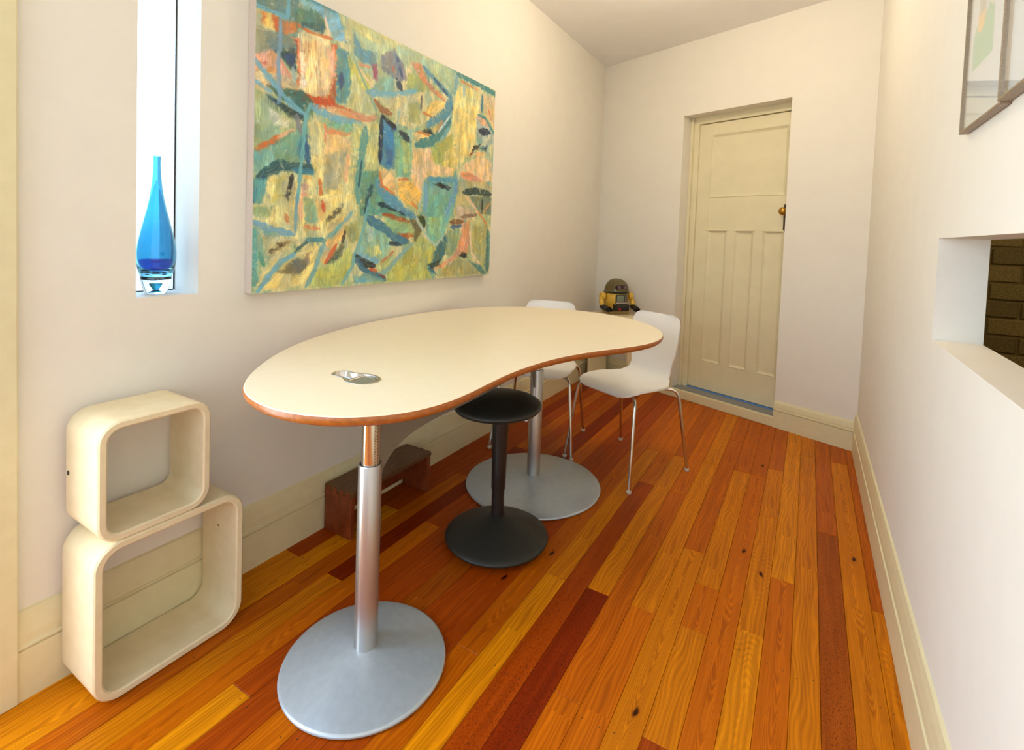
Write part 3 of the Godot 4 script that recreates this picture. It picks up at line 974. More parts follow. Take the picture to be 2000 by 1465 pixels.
# ==================================================================== toy robot
func robot() -> void:
	var t := thing("toy_robot", "yellow toy robot with smoky dome head on the corner cube shelf", "toy robot", Vector3(cos(BK) * 0.385 - sin(BK) * 0.19, 0.6015, sin(BK) * 0.385 + cos(BK) * 0.19), 0.8)
	var y := mat(c8(222, 178, 62), 0.38)
	var smoke := mat(c8(96, 84, 46), 0.16)
	part("base", box(Vector3(-0.095, 0.0, -0.075), Vector3(0.095, 0.05, 0.08), 0.012), mat(c8(190, 160, 92), 0.45), t)
	var body := lathed([Vector2(0, 0.045), Vector2(0.098, 0.045), Vector2(0.106, 0.06), Vector2(0.106, 0.13), Vector2(0.103, 0.163), Vector2(0.094, 0.172), Vector2(0, 0.172)], 8, Transform3D(Basis(Vector3.UP, PI / 8).scaled_local(Vector3(1, 1, 0.86)), Vector3.ZERO), 0.7)
	part("torso", body, y, t)
	var head := part("dome_head", lathed([Vector2(0.098, 0.172), Vector2(0.1, 0.176), Vector2(0.1, 0.186), Vector2(0.095, 0.214), Vector2(0.082, 0.243), Vector2(0.06, 0.266), Vector2(0.033, 0.279), Vector2(0, 0.283)], 40, Transform3D(), 1.2), smoke, t, "smoky brown dome head")
	part("neck_ring", lathed([Vector2(0.09, 0.166), Vector2(0.104, 0.168), Vector2(0.105, 0.174), Vector2(0.1, 0.179)], 40), M.black_gloss, t)
	var visor := new_st()
	bbox(visor, Vector3(-0.052, 0.198, 0.05), Vector3(0.052, 0.236, 0.099), 0.014)
	part("visor", done(visor), mat(c8(58, 36, 40), 0.15), head, "dark maroon visor")
	for s in [-1, 1]:
		part("eye", lathed([Vector2(0, 0), Vector2(0.013, 0), Vector2(0.012, 0.003), Vector2(0, 0.004)], 16, Transform3D(Basis(Vector3.RIGHT, PI / 2), Vector3(0.026 * s, 0.217, 0.0985))), mat(c8(120, 96, 96), 0.2), head)
		# shoulder, upper arm, black forearm reaching forward with a grip
		var arm := part("shoulder", lathed([Vector2(0, -0.018), Vector2(0.03, -0.018), Vector2(0.034, -0.01), Vector2(0.034, 0.01), Vector2(0.03, 0.018), Vector2(0, 0.018)], 24, Transform3D(Basis(Vector3.BACK, PI / 2), Vector3(0.122 * s, 0.135, 0))), y, t)
		part("upper_arm", tubed([Vector3(0.128 * s, 0.13, 0), Vector3(0.14 * s, 0.095, 0.015), Vector3(0.135 * s, 0.062, 0.04)], 0.019, 12), y, arm)
		part("forearm", tubed([Vector3(0.135 * s, 0.058, 0.03), Vector3(0.13 * s, 0.05, 0.08), Vector3(0.12 * s, 0.045, 0.125)], 0.023, 12), M.black_gloss, arm, "black forearm")
		for g in [-1, 1]:
			part("gripper", box(Vector3(0.118 * s - 0.006 + 0.013 * g, 0.03, 0.12), Vector3(0.118 * s + 0.006 + 0.013 * g, 0.058, 0.158), 0.004), M.black_gloss, arm)
	var chest := part("chest_panel", box(Vector3(-0.05, 0.085, 0.085), Vector3(0.05, 0.158, 0.101), 0.004), mat(c8(60, 62, 58), 0.35), t)
	part("screen", box(Vector3(-0.044, 0.103, 0.1), Vector3(0.018, 0.152, 0.1025), 0.001), mat(c8(120, 132, 112), 0.2), chest, "grey-green chest window")
	for k in 3:
		part("knob", lathed([Vector2(0, 0), Vector2(0.006, 0), Vector2(0.005, 0.005), Vector2(0, 0.005)], 12, Transform3D(Basis(Vector3.RIGHT, PI / 2), Vector3(0.033, 0.146 - 0.016 * k, 0.101))), mat(c8(176, 150, 140), 0.3), chest)
	part("silver_strip", box(Vector3(-0.05, 0.086, 0.1005), Vector3(0.05, 0.099, 0.1035), 0.001), M.steel, chest)
	var tray := part("control_tray", box(Vector3(-0.064, 0.028, 0.07), Vector3(0.064, 0.082, 0.112), 0.004), M.black_gloss, t, "black control panel")
	for k in 6:
		part("key", box(Vector3(-0.05 + 0.017 * k, 0.062, 0.111), Vector3(-0.04 + 0.017 * k, 0.074, 0.116), 0.001), mat(c8(66, 66, 62), 0.4), tray)
	part("button", lathed([Vector2(0, 0), Vector2(0.011, 0), Vector2(0.010, 0.005), Vector2(0, 0.006)], 16, Transform3D(Basis(Vector3.RIGHT, PI / 2), Vector3(-0.022, 0.046, 0.111))), mat(c8(176, 34, 26), 0.3), tray, "red button")

# ==================================================================== vase
func vase() -> void:
	var t := thing("glass_vase", "tall teardrop blue glass vase standing on the slot window sill", "vase", Vector3(-0.072, 0.9832, 3.512))
	var outer := [Vector2(0.0, 0.044), Vector2(0.02, 0.044), Vector2(0.033, 0.046), Vector2(0.0415, 0.056), Vector2(0.048, 0.078), Vector2(0.0518, 0.105), Vector2(0.0520, 0.128), Vector2(0.0490, 0.156), Vector2(0.0430, 0.186), Vector2(0.0350, 0.220), Vector2(0.0270, 0.254), Vector2(0.0195, 0.292), Vector2(0.0142, 0.330), Vector2(0.0112, 0.366), Vector2(0.0100, 0.398), Vector2(0.0104, 0.412), Vector2(0.0112, 0.418)]
	var inner := [Vector2(0.0085, 0.418), Vector2(0.0078, 0.398), Vector2(0.0088, 0.366), Vector2(0.0118, 0.330), Vector2(0.0168, 0.292), Vector2(0.0240, 0.254), Vector2(0.0318, 0.220), Vector2(0.0395, 0.186), Vector2(0.0452, 0.156), Vector2(0.0478, 0.128), Vector2(0.0470, 0.105), Vector2(0.0425, 0.084), Vector2(0.034, 0.070), Vector2(0.02, 0.063), Vector2(0, 0.062)]
	var blue := mat(Color(0.50, 0.77, 0.85, 0.02), 0.03)
	blue.refraction_enabled = true
	blue.refraction_scale = 0.045
	part("body", lathed(outer + inner, 56, Transform3D(), 1.2), blue, t, "sky blue blown glass body")
	# colour cased in two nested drops of glass in the lower body
	for k in 2:
		var deep := mat([Color(0.56, 0.80, 0.88, 0.01), Color(0.46, 0.42, 0.82, 0.01)][k], 0.03)
		deep.refraction_enabled = true
		deep.refraction_scale = 0.002
		var prof: Array = [[Vector2(0, 0.0635), Vector2(0.02, 0.0645), Vector2(0.033, 0.0715), Vector2(0.0415, 0.085), Vector2(0.0460, 0.105), Vector2(0.0467, 0.128), Vector2(0.0440, 0.156), Vector2(0.0386, 0.186), Vector2(0.0308, 0.220), Vector2(0.0228, 0.254), Vector2(0.0150, 0.292), Vector2(0.0080, 0.322), Vector2(0, 0.350)],
			[Vector2(0, 0.066), Vector2(0.019, 0.067), Vector2(0.0315, 0.074), Vector2(0.0395, 0.0865), Vector2(0.0428, 0.098), Vector2(0.0415, 0.103), Vector2(0.032, 0.1), Vector2(0.018, 0.094), Vector2(0, 0.092)]][k]
		part("cased_layer", lathed(prof, 56, Transform3D(), 1.2), deep, t, "deep blue glass at the bottom" if k == 1 else "")
	var clear := mat(Color(0.97, 0.99, 1.0, 0.0), 0.02)
	clear.refraction_enabled = true
	clear.refraction_scale = 0.045
	part("foot", lathed([Vector2(0, 0), Vector2(0.026, 0), Vector2(0.028, 0.002), Vector2(0.033, 0.016), Vector2(0.0375, 0.032), Vector2(0.0405, 0.046), Vector2(0.0402, 0.0535), Vector2(0.0325, 0.0445), Vector2(0.02, 0.0425), Vector2(0, 0.0425)], 56, Transform3D(), 0.7), clear, t, "thick clear glass foot")
	var drop := mat(Color(0.12, 0.42, 0.46, 0.02), 0.03)
	drop.refraction_enabled = true
	drop.refraction_scale = 0.02
	part("teal_drop", lathed([Vector2(0, 0.008), Vector2(0.014, 0.008), Vector2(0.005, 0.016), Vector2(0.0125, 0.034), Vector2(0.010, 0.036), Vector2(0, 0.036)], 32, Transform3D(), 0.5), drop, t)

# ==================================================================== pictures
func pictures() -> void:
	var labels := ["narrow brown framed print of a green shape on the right wall", "second brown framed print cut by the picture edge, beside the green print"]
	for k in 2:
		var z0: float = [2.812, 3.097][k]
		var z1: float = [3.095, 3.50][k]
		var t := thing("framed_print", labels[k], "framed picture", Vector3(W, 1.4615 + 0.004 * k, (z0 + z1) / 2), 0.0, "framed prints above the hatch")
		var w := (z1 - z0) / 2
		var h := 0.62
		var d := 0.017 + 0.004 * k
		var wood: StandardMaterial3D = M.frame_wood
		var b := 0.006
		for f in [[Vector3(-d, 0, -w), Vector3(-0.001, b, w)], [Vector3(-d, h - b, -w), Vector3(-0.001, h, w)], [Vector3(-d, b, -w), Vector3(-0.001, h - b, -w + b)], [Vector3(-d, b, w - b), Vector3(-0.001, h - b, w)]]:
			part("frame_rail", box(f[0], f[1], 0.0012), wood, t)
		var pr := part("print", box(Vector3(-0.009, b, -w + b), Vector3(-0.005, h - b, w - b), 0.0004), M.paper, t)
		if k == 0:
			print_shape(pr, [[0.036, 0.126], [0.181, 0.126], [0.178, 0.17], [0.172, 0.215], [0.150, 0.245], [0.128, 0.225], [0.085, 0.212], [0.058, 0.220], [0.034, 0.196]], mat(c8(112, 184, 148), 0.8), 0.0094, "green_shape", w)
			print_shape(pr, [[0.060, 0.205], [0.090, 0.192], [0.112, 0.205], [0.118, 0.232], [0.095, 0.250], [0.066, 0.240]], mat(c8(226, 184, 92), 0.8), 0.0097, "orange_shape", w)
			print_shape(pr, [[0.072, 0.232], [0.112, 0.232], [0.128, 0.275], [0.122, 0.33], [0.086, 0.345], [0.066, 0.30]], mat(c8(166, 164, 152), 0.8), 0.0100, "grey_shape", w)
			print_shape(pr, [[0.132, 0.245], [0.170, 0.215], [0.180, 0.27], [0.160, 0.34], [0.136, 0.32]], mat(c8(206, 218, 206), 0.8), 0.0100, "pale_shape", w)
		part("glass", box(Vector3(-d + 0.0035, b, -w + b), Vector3(-d + 0.0050, h - b, w - b), 0.0003), M.clear, t)

func print_shape(parent: Node3D, pts: Array, m: Material, x: float, called: String, w: float) -> void:
	var st := new_st()
	st.set_smooth_group(-1)
	var p := PackedVector2Array()
	for q in pts:
		p.append(Vector2(q[0] - w, q[1]))
	var ids := Geometry2D.triangulate_polygon(p)
	for k in range(0, ids.size(), 3):
		var v := []
		for i in 3:
			v.append(Vector3(-x, p[ids[k + i]].y, p[ids[k + i]].x))
		tri(st, v[0], v[1], v[2], v[0] + Vector3(1, 0, 0))
	part(called, done(st), m, parent)

# ==================================================================== the painting
func painting() -> void:
	var t := thing("canvas_painting", "large abstract painting in blue, green, cream and rust on left wall", "painting", Vector3(0.0, 0.972, 2.553))
	var w := 0.723
	var h := 1.058
	var st := new_st()
	bbox(st, Vector3(0.001, 0, -w), Vector3(0.0395, h, w), 0.002)
	part("canvas_sides", done(st), textured(mat(c8(226, 212, 200), 0.8), noise_tex(0.1, Color(0.9, 0.9, 0.9), Color(1, 1, 1), 77), 3.0), t, "pale bare canvas edges")
	st = new_st()
	st.set_smooth_group(-1)
	for q in [[0, 0], [1, 0], [1, 1], [0, 0], [1, 1], [0, 1]]:
		st.set_uv(Vector2(q[0], q[1]))
		st.add_vertex(Vector3(0.0402, h * (1 - q[1]), w * (1 - 2 * q[0])))
	var pm := mat(Color.WHITE, 0.45)
	var im := paint()
	pm.albedo_texture = ImageTexture.create_from_image(im)
	pm.heightmap_enabled = true
	pm.heightmap_texture = pm.albedo_texture
	pm.heightmap_scale = 0.12
	part("painted_face", done(st), pm, t)

func paint() -> Image:
	var w := 1280
	var h := 936
	var buf := PackedFloat32Array()
	buf.resize(w * h * 3)
	var n := FastNoiseLite.new()
	n.seed = 4
	n.frequency = 1.0
	n.fractal_octaves = 3
	var fine := FastNoiseLite.new()
	fine.seed = 19
	fine.frequency = 1.0
	fine.fractal_octaves = 2
	var pal := [Vector3(198, 200, 140), Vector3(160, 180, 135), Vector3(225, 212, 158), Vector3(120, 165, 150)]
	for y in h:
		for x in w:
			var q := (n.get_noise_2d(x * 0.006, y * 0.003) + 0.55) * 3.0
			var i := clampi(int(q), 0, 2)
			var c: Vector3 = pal[i].lerp(pal[i + 1], clampf(q - i, 0.0, 1.0))
			c *= 1.0 + 0.14 * fine.get_noise_2d(x * 0.13, y * 0.012)
			var o := (y * w + x) * 3
			buf[o] = c.x
			buf[o + 1] = c.y
			buf[o + 2] = c.z
	var si := 0
	for s in STROKES:
		si += 1
		if si == STROKES.size() - 9:
			dabs(buf, w, h, n, fine)
		var col := Vector3(s[2], s[3], s[4])
		var pts := PackedVector2Array()
		for k in range(5, s.size(), 2):
			pts.append(Vector2(s[k] * w / 1000.0, s[k + 1] * h / 1000.0))
		var lo := pts[0]
		var hi := pts[0]
		for p in pts:
			lo = lo.min(p)
			hi = hi.max(p)
		var rad: float = s[1] * 0.42 if s[0] == 1 else 7.0
		var x0 := clampi(int(lo.x - rad - 4), 0, w)
		var x1 := clampi(int(hi.x + rad + 4), 0, w)
		var y0 := clampi(int(lo.y - rad - 4), 0, h)
		var y1 := clampi(int(hi.y + rad + 4), 0, h)
		var soff := si * 13.7
		if s[0] == 0:
			# scan conversion with a ragged, feathered outline and bristle streaks
			var along := 0.0
			if s[1] == 1: along = PI / 2
			elif s[1] == 2: along = 0.8
			var ca := cos(along)
			var sa := sin(along)
			var m := pts.size()
			for y in range(y0, y1):
				for x in range(x0, x1):
					var p := Vector2(x, y)
					var e := fine.get_noise_2d(x * 0.04 + soff, y * 0.04) * 9.0
					p += Vector2(e, e * 0.6)
					var inside := false
					var best := 1e9
					var j := m - 1
					for i in m:
						var a := pts[i]
						var b := pts[j]
						if (a.y > p.y) != (b.y > p.y) and p.x < (b.x - a.x) * (p.y - a.y) / (b.y - a.y) + a.x:
							inside = not inside
						var ab := b - a
						var tt := clampf((p - a).dot(ab) / maxf(ab.length_squared(), 1e-6), 0.0, 1.0)
						best = minf(best, p.distance_squared_to(a + ab * tt))
						j = i
					var d := sqrt(best)
					var al := clampf(0.5 + (d if inside else -d) / 9.0, 0.0, 1.0)
					if al <= 0.0:
						continue
					var u := x * ca + y * sa
					var v := -x * sa + y * ca
					var g := fine.get_noise_2d(u * 0.22 + soff, v * 0.018)
					var g2 := n.get_noise_2d(u * 0.02 + soff, v * 0.006)
					al *= clampf(0.92 + 0.5 * g + 0.3 * g2, 0.3, 1.0)
					var g3 := n.get_noise_2d(x * 0.012 + soff, y * 0.012 + 60.0)
					var c := col * (1.0 + 0.15 * g + 0.24 * g2) + Vector3(26, 4, -30) * g3
					var o := (y * w + x) * 3
					buf[o] = lerpf(buf[o], c.x, al)
					buf[o + 1] = lerpf(buf[o + 1], c.y, al)
					buf[o + 2] = lerpf(buf[o + 2], c.z, al)
		else:
			for y in range(y0, y1):
				for x in range(x0, x1):
					var p := Vector2(x, y)
					var best := 1e9
					var side := 0.0
					var run := 0.0
					var acc := 0.0
					for i in pts.size() - 1:
						var ab := pts[i + 1] - pts[i]
						var len2 := maxf(ab.length_squared(), 1e-6)
						var tt := clampf((p - pts[i]).dot(ab) / len2, 0.0, 1.0)
						var dd := p.distance_squared_to(pts[i] + ab * tt)
						if dd < best:
							best = dd
							side = ab.cross(p - pts[i]) / sqrt(len2)
							run = acc + tt * sqrt(len2)
						acc += sqrt(len2)
					var d := sqrt(best)
					if d > rad + 3.0:
						continue
					var g := fine.get_noise_2d(side * 0.30 + soff, run * 0.02)
					var r2 := rad * (1.0 + 0.45 * n.get_noise_2d(run * 0.03, soff)) * sqrt(clampf(minf(run, acc - run) / (rad * 2.2) + 0.25, 0.0, 1.0))
					var al := clampf((r2 - d) / 4.5 + 0.5, 0.0, 1.0) * clampf(0.95 + 0.8 * g, 0.1, 1.0)
					if al <= 0.0:
						continue
					var c := col * (1.0 + 0.14 * g)
					var o := (y * w + x) * 3
					buf[o] = lerpf(buf[o], c.x, al)
					buf[o + 1] = lerpf(buf[o + 1], c.y, al)
					buf[o + 2] = lerpf(buf[o + 2], c.z, al)
	var d8 := PackedByteArray()
	d8.resize(w * h * 3)
	for i in w * h * 3:
		d8[i] = clampi(int(buf[i]), 0, 255)
	return Image.create_from_data(w, h, false, Image.FORMAT_RGB8, d8)

func dabs(buf: PackedFloat32Array, w: int, h: int, n: FastNoiseLite, fine: FastNoiseLite) -> void:
	# loaded-brush dabs that drag the wet colours into each other
	var rng := RandomNumberGenerator.new()
	rng.seed = 23
	for k in 4200:
		var p0 := Vector2(rng.randf() * w, rng.randf() * h)
		var ang := PI / 2 + n.get_noise_2d(p0.x * 0.004 + 40.0, p0.y * 0.004) * 3.4 + rng.randf_range(-0.3, 0.3)
		var dir := Vector2(cos(ang), sin(ang))
		var ln := rng.randf_range(10.0, 34.0)
		var rd := rng.randf_range(1.6, 5.5)
		var o0 := (clampi(int(p0.y), 0, h - 1) * w + clampi(int(p0.x), 0, w - 1)) * 3
		var lift := rng.randf_range(0.86, 1.14)
		var tint := Vector3(buf[o0], buf[o0 + 1], buf[o0 + 2]) * lift
		if k % 11 == 0:
			tint = tint.lerp(Vector3(236, 230, 205), 0.55)
		elif k % 23 == 0:
			tint = tint.lerp(Vector3(70, 95, 95), 0.4)
		var steps := int(ln)
		var nrm := Vector2(-dir.y, dir.x)
		var wd := int(rd * 2.0)
		for i in steps:
			var fade := 1.0 - float(i) / steps
			for j in range(-wd, wd + 1):
				var pp := p0 + dir * i + nrm * (j * 0.5)
				var px := int(pp.x)
				var py := int(pp.y)
				if px < 0 or py < 0 or px >= w or py >= h:
					continue
				var bris := fine.get_noise_2d(j * 0.8 + k * 3.1, i * 0.05)
				var al := clampf(0.34 + bris, 0.0, 0.7) * fade
				var o := (py * w + px) * 3
				buf[o] = lerpf(buf[o], tint.x, al)
				buf[o + 1] = lerpf(buf[o + 1], tint.y, al)
				buf[o + 2] = lerpf(buf[o + 2], tint.z, al)

const STROKES := [
	[0,0,185,180,135,-13,-84,14,-103,16,330,-8,339],
	[0,1,95,130,130,-13,-84,180,-219,98,100,79,96,13,106,-11,101],
	[0,1,120,140,125,-16,-281,104,-382,181,-162,78,-13,-12,16],
	[0,0,200,190,130,-18,-451,100,-567,153,-312,-15,-207],
	[0,0,215,190,110,17,108,57,105,58,156,18,152],
	[0,0,205,110,50,14,110,23,108,22,150,15,151],
	[0,0,195,95,40,42,105,57,105,58,156,44,157],
	[0,0,205,120,60,62,111,112,93,107,129,80,153,62,154],
	[0,2,110,130,125,14,162,80,150,106,157,104,191,63,207,46,228,21,218],
	[0,0,150,150,120,-10,167,16,161,42,230,15,263,-9,268],
	[0,0,225,165,135,-9,248,42,217,61,235,91,279,102,336,63,334,-8,337],
	[0,0,200,110,85,7,276,23,254,32,271],
	[0,0,225,160,95,-5,299,53,268,56,317,-4,330],
	[0,0,28,62,78,46,217,101,189,103,264,89,261,64,228],
	[0,0,45,70,95,68,221,102,195,102,247,91,249],
	[1,14,160,185,180,95,250,104,316],
	[1,8,225,140,120,57,231,91,285],
	[0,0,190,75,30,101,157,226,112,228,340,204,342,102,336,112,271,104,197],
	[0,0,238,220,165,110,119,156,113,202,111,208,144,210,292,195,315,145,330,113,321,111,216],
	[0,0,236,205,145,169,133,208,132,208,278,179,297],
	[0,0,245,228,200,111,194,128,192,132,314,115,315],
	[0,0,232,180,140,197,149,218,127,225,196,211,280],
	[1,12,205,110,50,98,103,141,112,210,102],
	[1,10,225,140,90,89,154,110,152,111,199,115,270,106,329],
	[0,0,35,85,90,111,88,185,49,186,90,176,98,116,105],
	[0,1,80,130,110,99,53,154,29,185,35,185,67,111,88,100,99],
	[0,2,120,178,205,118,-55,227,-2,254,93,213,103,190,47,152,30,110,27],
	[0,2,75,140,160,94,-100,183,-54,227,-2,211,12,134,9,87,19],
	[1,12,235,210,190,185,35,193,71,202,94],
	[0,0,80,140,145,224,128,263,119,279,162,281,267,267,315,228,322],
	[1,26,45,75,115,242,213,243,262],
	[0,0,185,190,105,260,132,343,180,347,318,259,324,281,251],
	[0,0,205,205,150,282,191,342,271,303,332,262,317],
	[0,0,190,195,140,227,-2,339,1,342,135,305,144,265,78,250,64],
	[1,26,195,95,45,-8,338,48,326,102,339,150,345,217,340,298,343],
	[1,40,190,75,30,102,336,150,342,206,335,228,334],
	[0,2,210,190,140,-13,296,76,286,127,313,34,361,-12,349],
	[0,2,28,62,78,27,361,63,373,135,394,129,419,78,416,47,405,22,384],
	[0,2,50,100,95,28,332,127,318,169,356,141,394,63,364],
	[1,22,110,172,196,-13,256,37,309,89,371,141,399],
	[1,14,120,178,205,-13,326,41,351],
	[0,2,225,195,150,157,356,224,336,343,341,343,365,284,371,202,378],
	[1,34,110,172,196,148,358,180,370,237,383,309,369],
	[1,22,220,150,100,236,350,294,355,351,349],
	[0,0,165,180,135,-11,351,27,363,90,415,102,450,2,537,-6,552],
	[0,2,205,205,175,31,401,63,416,98,426,83,458,44,451],
	[0,0,150,175,140,-6,465,71,450,50,507,-3,540],
	[1,22,205,110,50,5,540,40,514,64,486],
	[1,14,232,180,140,57,494,102,455],
	[0,2,105,160,145,102,460,135,415,150,449,152,555,121,561,81,567,41,593,3,611,-1,563,41,519],
	[0,0,140,190,170,0,559,43,527,51,568,25,611,1,635],
	[1,24,70,130,150,126,475,123,547],
	[1,26,130,130,135,109,404,120,457],
	[1,34,45,85,125,142,466,144,554],
	[1,40,40,85,95,8,658,25,616,66,581,112,580,165,577],
	[1,22,60,125,150,100,589,163,587],
	[1,20,45,90,120,25,624,9,669,1,712],
	[0,0,95,155,150,-5,638,24,634,37,620,26,676,21,714,-4,718],
	[0,0,222,210,145,34,630,66,602,104,593,116,610,153,596,166,609,176,700,26,715],
	[0,0,205,200,120,52,625,81,615,79,708,44,712],
	[0,0,170,165,130,74,630,97,608,113,639,106,707,79,709],
	[1,20,38,42,45,100,607,93,651,90,674],
	[1,10,60,60,50,84,675,92,698],
	[0,0,225,165,135,125,632,145,627,144,703,124,705],
	[1,14,225,185,110,128,605,155,608],
	[0,0,222,210,145,139,419,203,403,278,415,322,371,330,685,172,700,165,587,152,555],
	[0,0,225,195,140,193,448,278,436,278,541,190,538],
	[0,0,170,165,130,199,516,263,487,260,583,228,642,192,632,195,567],
	[0,0,205,195,150,223,501,244,496,242,638,226,627],
	[1,14,232,180,140,272,500,265,609],
	[1,14,230,215,150,256,618,253,691],
	[1,26,225,145,95,192,411,203,430,276,421],
	[1,14,225,140,100,195,430,195,474],
	[1,16,205,110,50,181,609,189,697],
	[0,2,120,180,150,190,402,275,385,276,421,203,418],
	[0,0,160,190,130,275,390,322,371,322,479,286,429],
	[0,0,222,210,145,-4,714,94,697,175,664,311,647,308,745,268,763,207,814,120,824,22,787,-4,758],
	[0,0,140,170,130,-4,725,50,713,45,743,22,756,-4,747],
	[0,0,200,195,140,64,691,94,688,107,795,50,770],
	[0,0,225,190,120,167,684,206,683,201,744,183,757],
	[0,0,140,170,130,133,676,163,680,181,758,139,770],
	[1,20,200,90,60,191,687,196,721],
	[1,26,232,180,140,121,685,127,751],
	[1,24,195,120,70,85,740,89,763],
	[0,2,80,80,75,262,685,251,722,203,766,207,743,239,708],
	[1,18,215,135,85,139,777,182,785],
	[0,2,215,195,140,206,771,263,729,297,708,264,763,213,809],
	[0,0,150,185,150,-3,791,22,789,38,902,24,920,-1,994],
	[1,26,95,165,160,2,795,6,972],
	[1,18,70,140,120,18,870,29,909],
	[0,2,200,190,140,22,807,116,824,78,885,41,902,27,852],
	[0,2,85,75,60,41,868,66,836,100,831,77,852,46,871],
	[0,2,222,205,135,45,898,109,871,157,828,196,832,175,912,147,987,25,990,7,981,29,929],
	[0,2,110,105,85,67,934,117,888,150,892,146,926,130,945,88,940],
	[0,0,160,140,110,133,882,160,862,150,914],
	[0,2,225,185,120,207,822,264,766,276,778,224,878,200,913,186,895],
	[0,2,90,100,75,251,842,270,831,247,897,209,916,206,909],
	[1,16,210,100,60,239,840,202,911],
	[1,16,70,65,55,271,781,258,834],
	[0,0,185,190,105,202,919,247,897,285,837,301,891,297,928,254,992,151,993,171,932],
	[0,0,170,165,95,264,776,313,747,320,820,285,837],
	[1,14,45,85,95,111,867,148,828,169,823],
	[1,18,80,140,150,146,823,204,825],
	[1,26,115,165,190,-2,769,40,789,108,807],
	[1,22,110,172,196,14,993,47,937,74,899,113,872],
	[1,20,110,165,165,259,758,231,796,209,817],
	[1,20,115,165,170,200,832,183,883,171,932,145,990],
	[1,20,125,175,190,292,713,263,755],
	[0,0,165,190,155,279,29,369,6,497,9,634,-1,743,9,719,125,562,47,497,25,474,141,374,196,282,150],
	[0,0,200,200,130,279,4,369,2,441,-1,450,30,351,45,279,36],
	[0,0,80,135,150,280,39,312,93,367,80,369,129,317,143,282,125],
	[0,2,160,60,90,346,138,368,121,374,196,359,182],
	[0,0,115,120,140,383,84,438,36,481,81,496,141,462,154,392,142],
	[1,22,45,75,115,447,56,474,133],
	[1,30,35,65,85,449,151,476,194],
	[1,10,185,100,80,431,102,440,130],
	[0,0,125,175,165,374,180,441,146,447,216,349,239],
	[1,12,235,205,170,293,161,356,218],
	[1,10,220,140,100,303,151,343,147],
	[0,0,150,165,105,500,107,564,98,614,140,502,188,493,167],
	[0,2,195,130,95,507,54,557,41,593,104,665,139,693,166,635,154,564,115],
	[1,30,75,135,165,572,52,632,89,719,134],
	[1,14,30,70,95,622,79,697,128],
	[1,22,160,185,150,651,46,718,88],
	[0,0,200,200,145,284,215,330,242,370,320,286,339],
	[1,30,110,172,196,334,245,407,234,494,196,538,167],
	[0,0,205,200,155,376,253,576,166,569,259,599,293,489,337,445,313,416,286],
	[0,0,165,170,110,504,238,563,210,561,304,506,312],
	[1,30,150,95,60,365,268,392,294,433,301],
	[1,26,205,150,115,286,342,333,351,374,331],
	[1,16,38,42,45,393,317,451,352],
	[1,12,80,80,85,566,182,564,239],
	[0,2,232,200,120,578,243,630,174,693,170,659,254,613,272],
	[1,12,200,120,60,573,249,618,257,643,254],
	[1,56,80,140,165,719,138,700,209,649,261,599,298],
	[0,0,45,85,105,721,175,766,174,734,218],
	[1,30,60,125,130,748,11,863,10,1014,21],
	[1,14,205,130,80,773,35,884,42],
	[1,30,110,160,180,749,25,742,131],
	[0,0,225,215,145,750,62,891,45,884,182,862,288,787,387,707,404,728,229],
	[1,20,150,185,195,791,47,793,104],
	[1,24,65,115,140,911,52,908,144],
	[0,0,215,185,135,917,50,1011,38,1009,224,971,182,928,143],
	[1,14,200,120,90,954,115,978,170],
	[0,0,205,205,140,287,377,382,356,386,527,353,509,325,556,295,727],
	[1,44,95,155,150,332,385,321,498,314,588,311,677],
	[1,12,35,80,95,321,515,312,618],
	[0,0,65,130,170,393,325,455,348,453,521,418,531,389,514],
	[0,0,60,110,165,415,434,445,453,440,514,414,509],
	[1,24,28,48,70,393,322,392,396,390,508],
	[1,20,45,80,140,412,338,455,358],
	[1,20,38,42,45,400,326,455,351],
	[1,12,150,190,180,463,276,458,357],
	[0,0,120,175,145,449,369,525,388,530,541,461,555,453,502],
	[0,0,165,185,125,476,394,518,397,522,535,491,534],
	[0,0,150,185,150,468,348,523,339,574,308,532,377,503,374],
	[1,34,40,55,65,472,363,518,390],
	[0,0,40,40,40,567,334,612,308,633,337,606,337],
	[0,1,240,200,130,528,354,556,340,613,339,610,360,554,381],
	[1,12,205,120,60,549,342,610,343],
	[1,48,60,125,130,547,400,614,370,669,317,717,231],
	[1,16,215,130,75,637,319,676,258],
	[0,0,200,190,130,612,304,671,259,637,332],
	[1,12,210,220,215,717,220,653,318],
	[1,30,120,175,185,667,360,710,281],
	[0,0,170,175,95,619,393,737,299,734,448,692,467,633,456],
	[0,0,220,200,120,693,397,740,358,787,399,741,506,692,478],
	[0,0,230,195,150,533,420,619,396,634,467,744,468,737,506,672,513,589,545,570,664,523,555],
	[0,0,225,205,130,733,190,873,126,872,342,789,445,750,385],
	[0,0,95,150,130,325,556,387,539,391,607,463,645,465,715,318,726,321,617],
	[1,50,85,150,185,378,578,411,635,484,669],
	[1,24,35,75,90,361,605,348,667,340,723],
	[0,2,240,195,130,390,533,431,535,458,568,460,633,404,602],
	[1,12,210,115,55,390,545,401,599,456,630],
	[0,2,240,190,95,468,564,530,564,576,608,560,682,498,658,466,622],
	[1,10,205,110,60,468,564,516,556],
	[1,12,215,120,60,533,654,560,679],
	[0,0,110,165,160,593,547,681,519,778,519,753,693,579,706],
	[0,0,150,185,135,607,612,706,614,687,698,610,704],
	[1,30,110,165,195,597,557,606,704],
	[1,34,105,150,190,768,516,746,643,709,697],
	[1,26,85,150,180,605,539,764,521],
	[0,1,38,42,45,637,558,673,546,739,562,721,575,678,570],
	[1,10,225,205,185,803,446,777,507],
	[0,0,230,195,150,798,443,894,377,991,381,1002,496,915,501,823,469],
	[0,1,215,140,105,786,483,837,467,930,495,998,530,953,524,806,510],
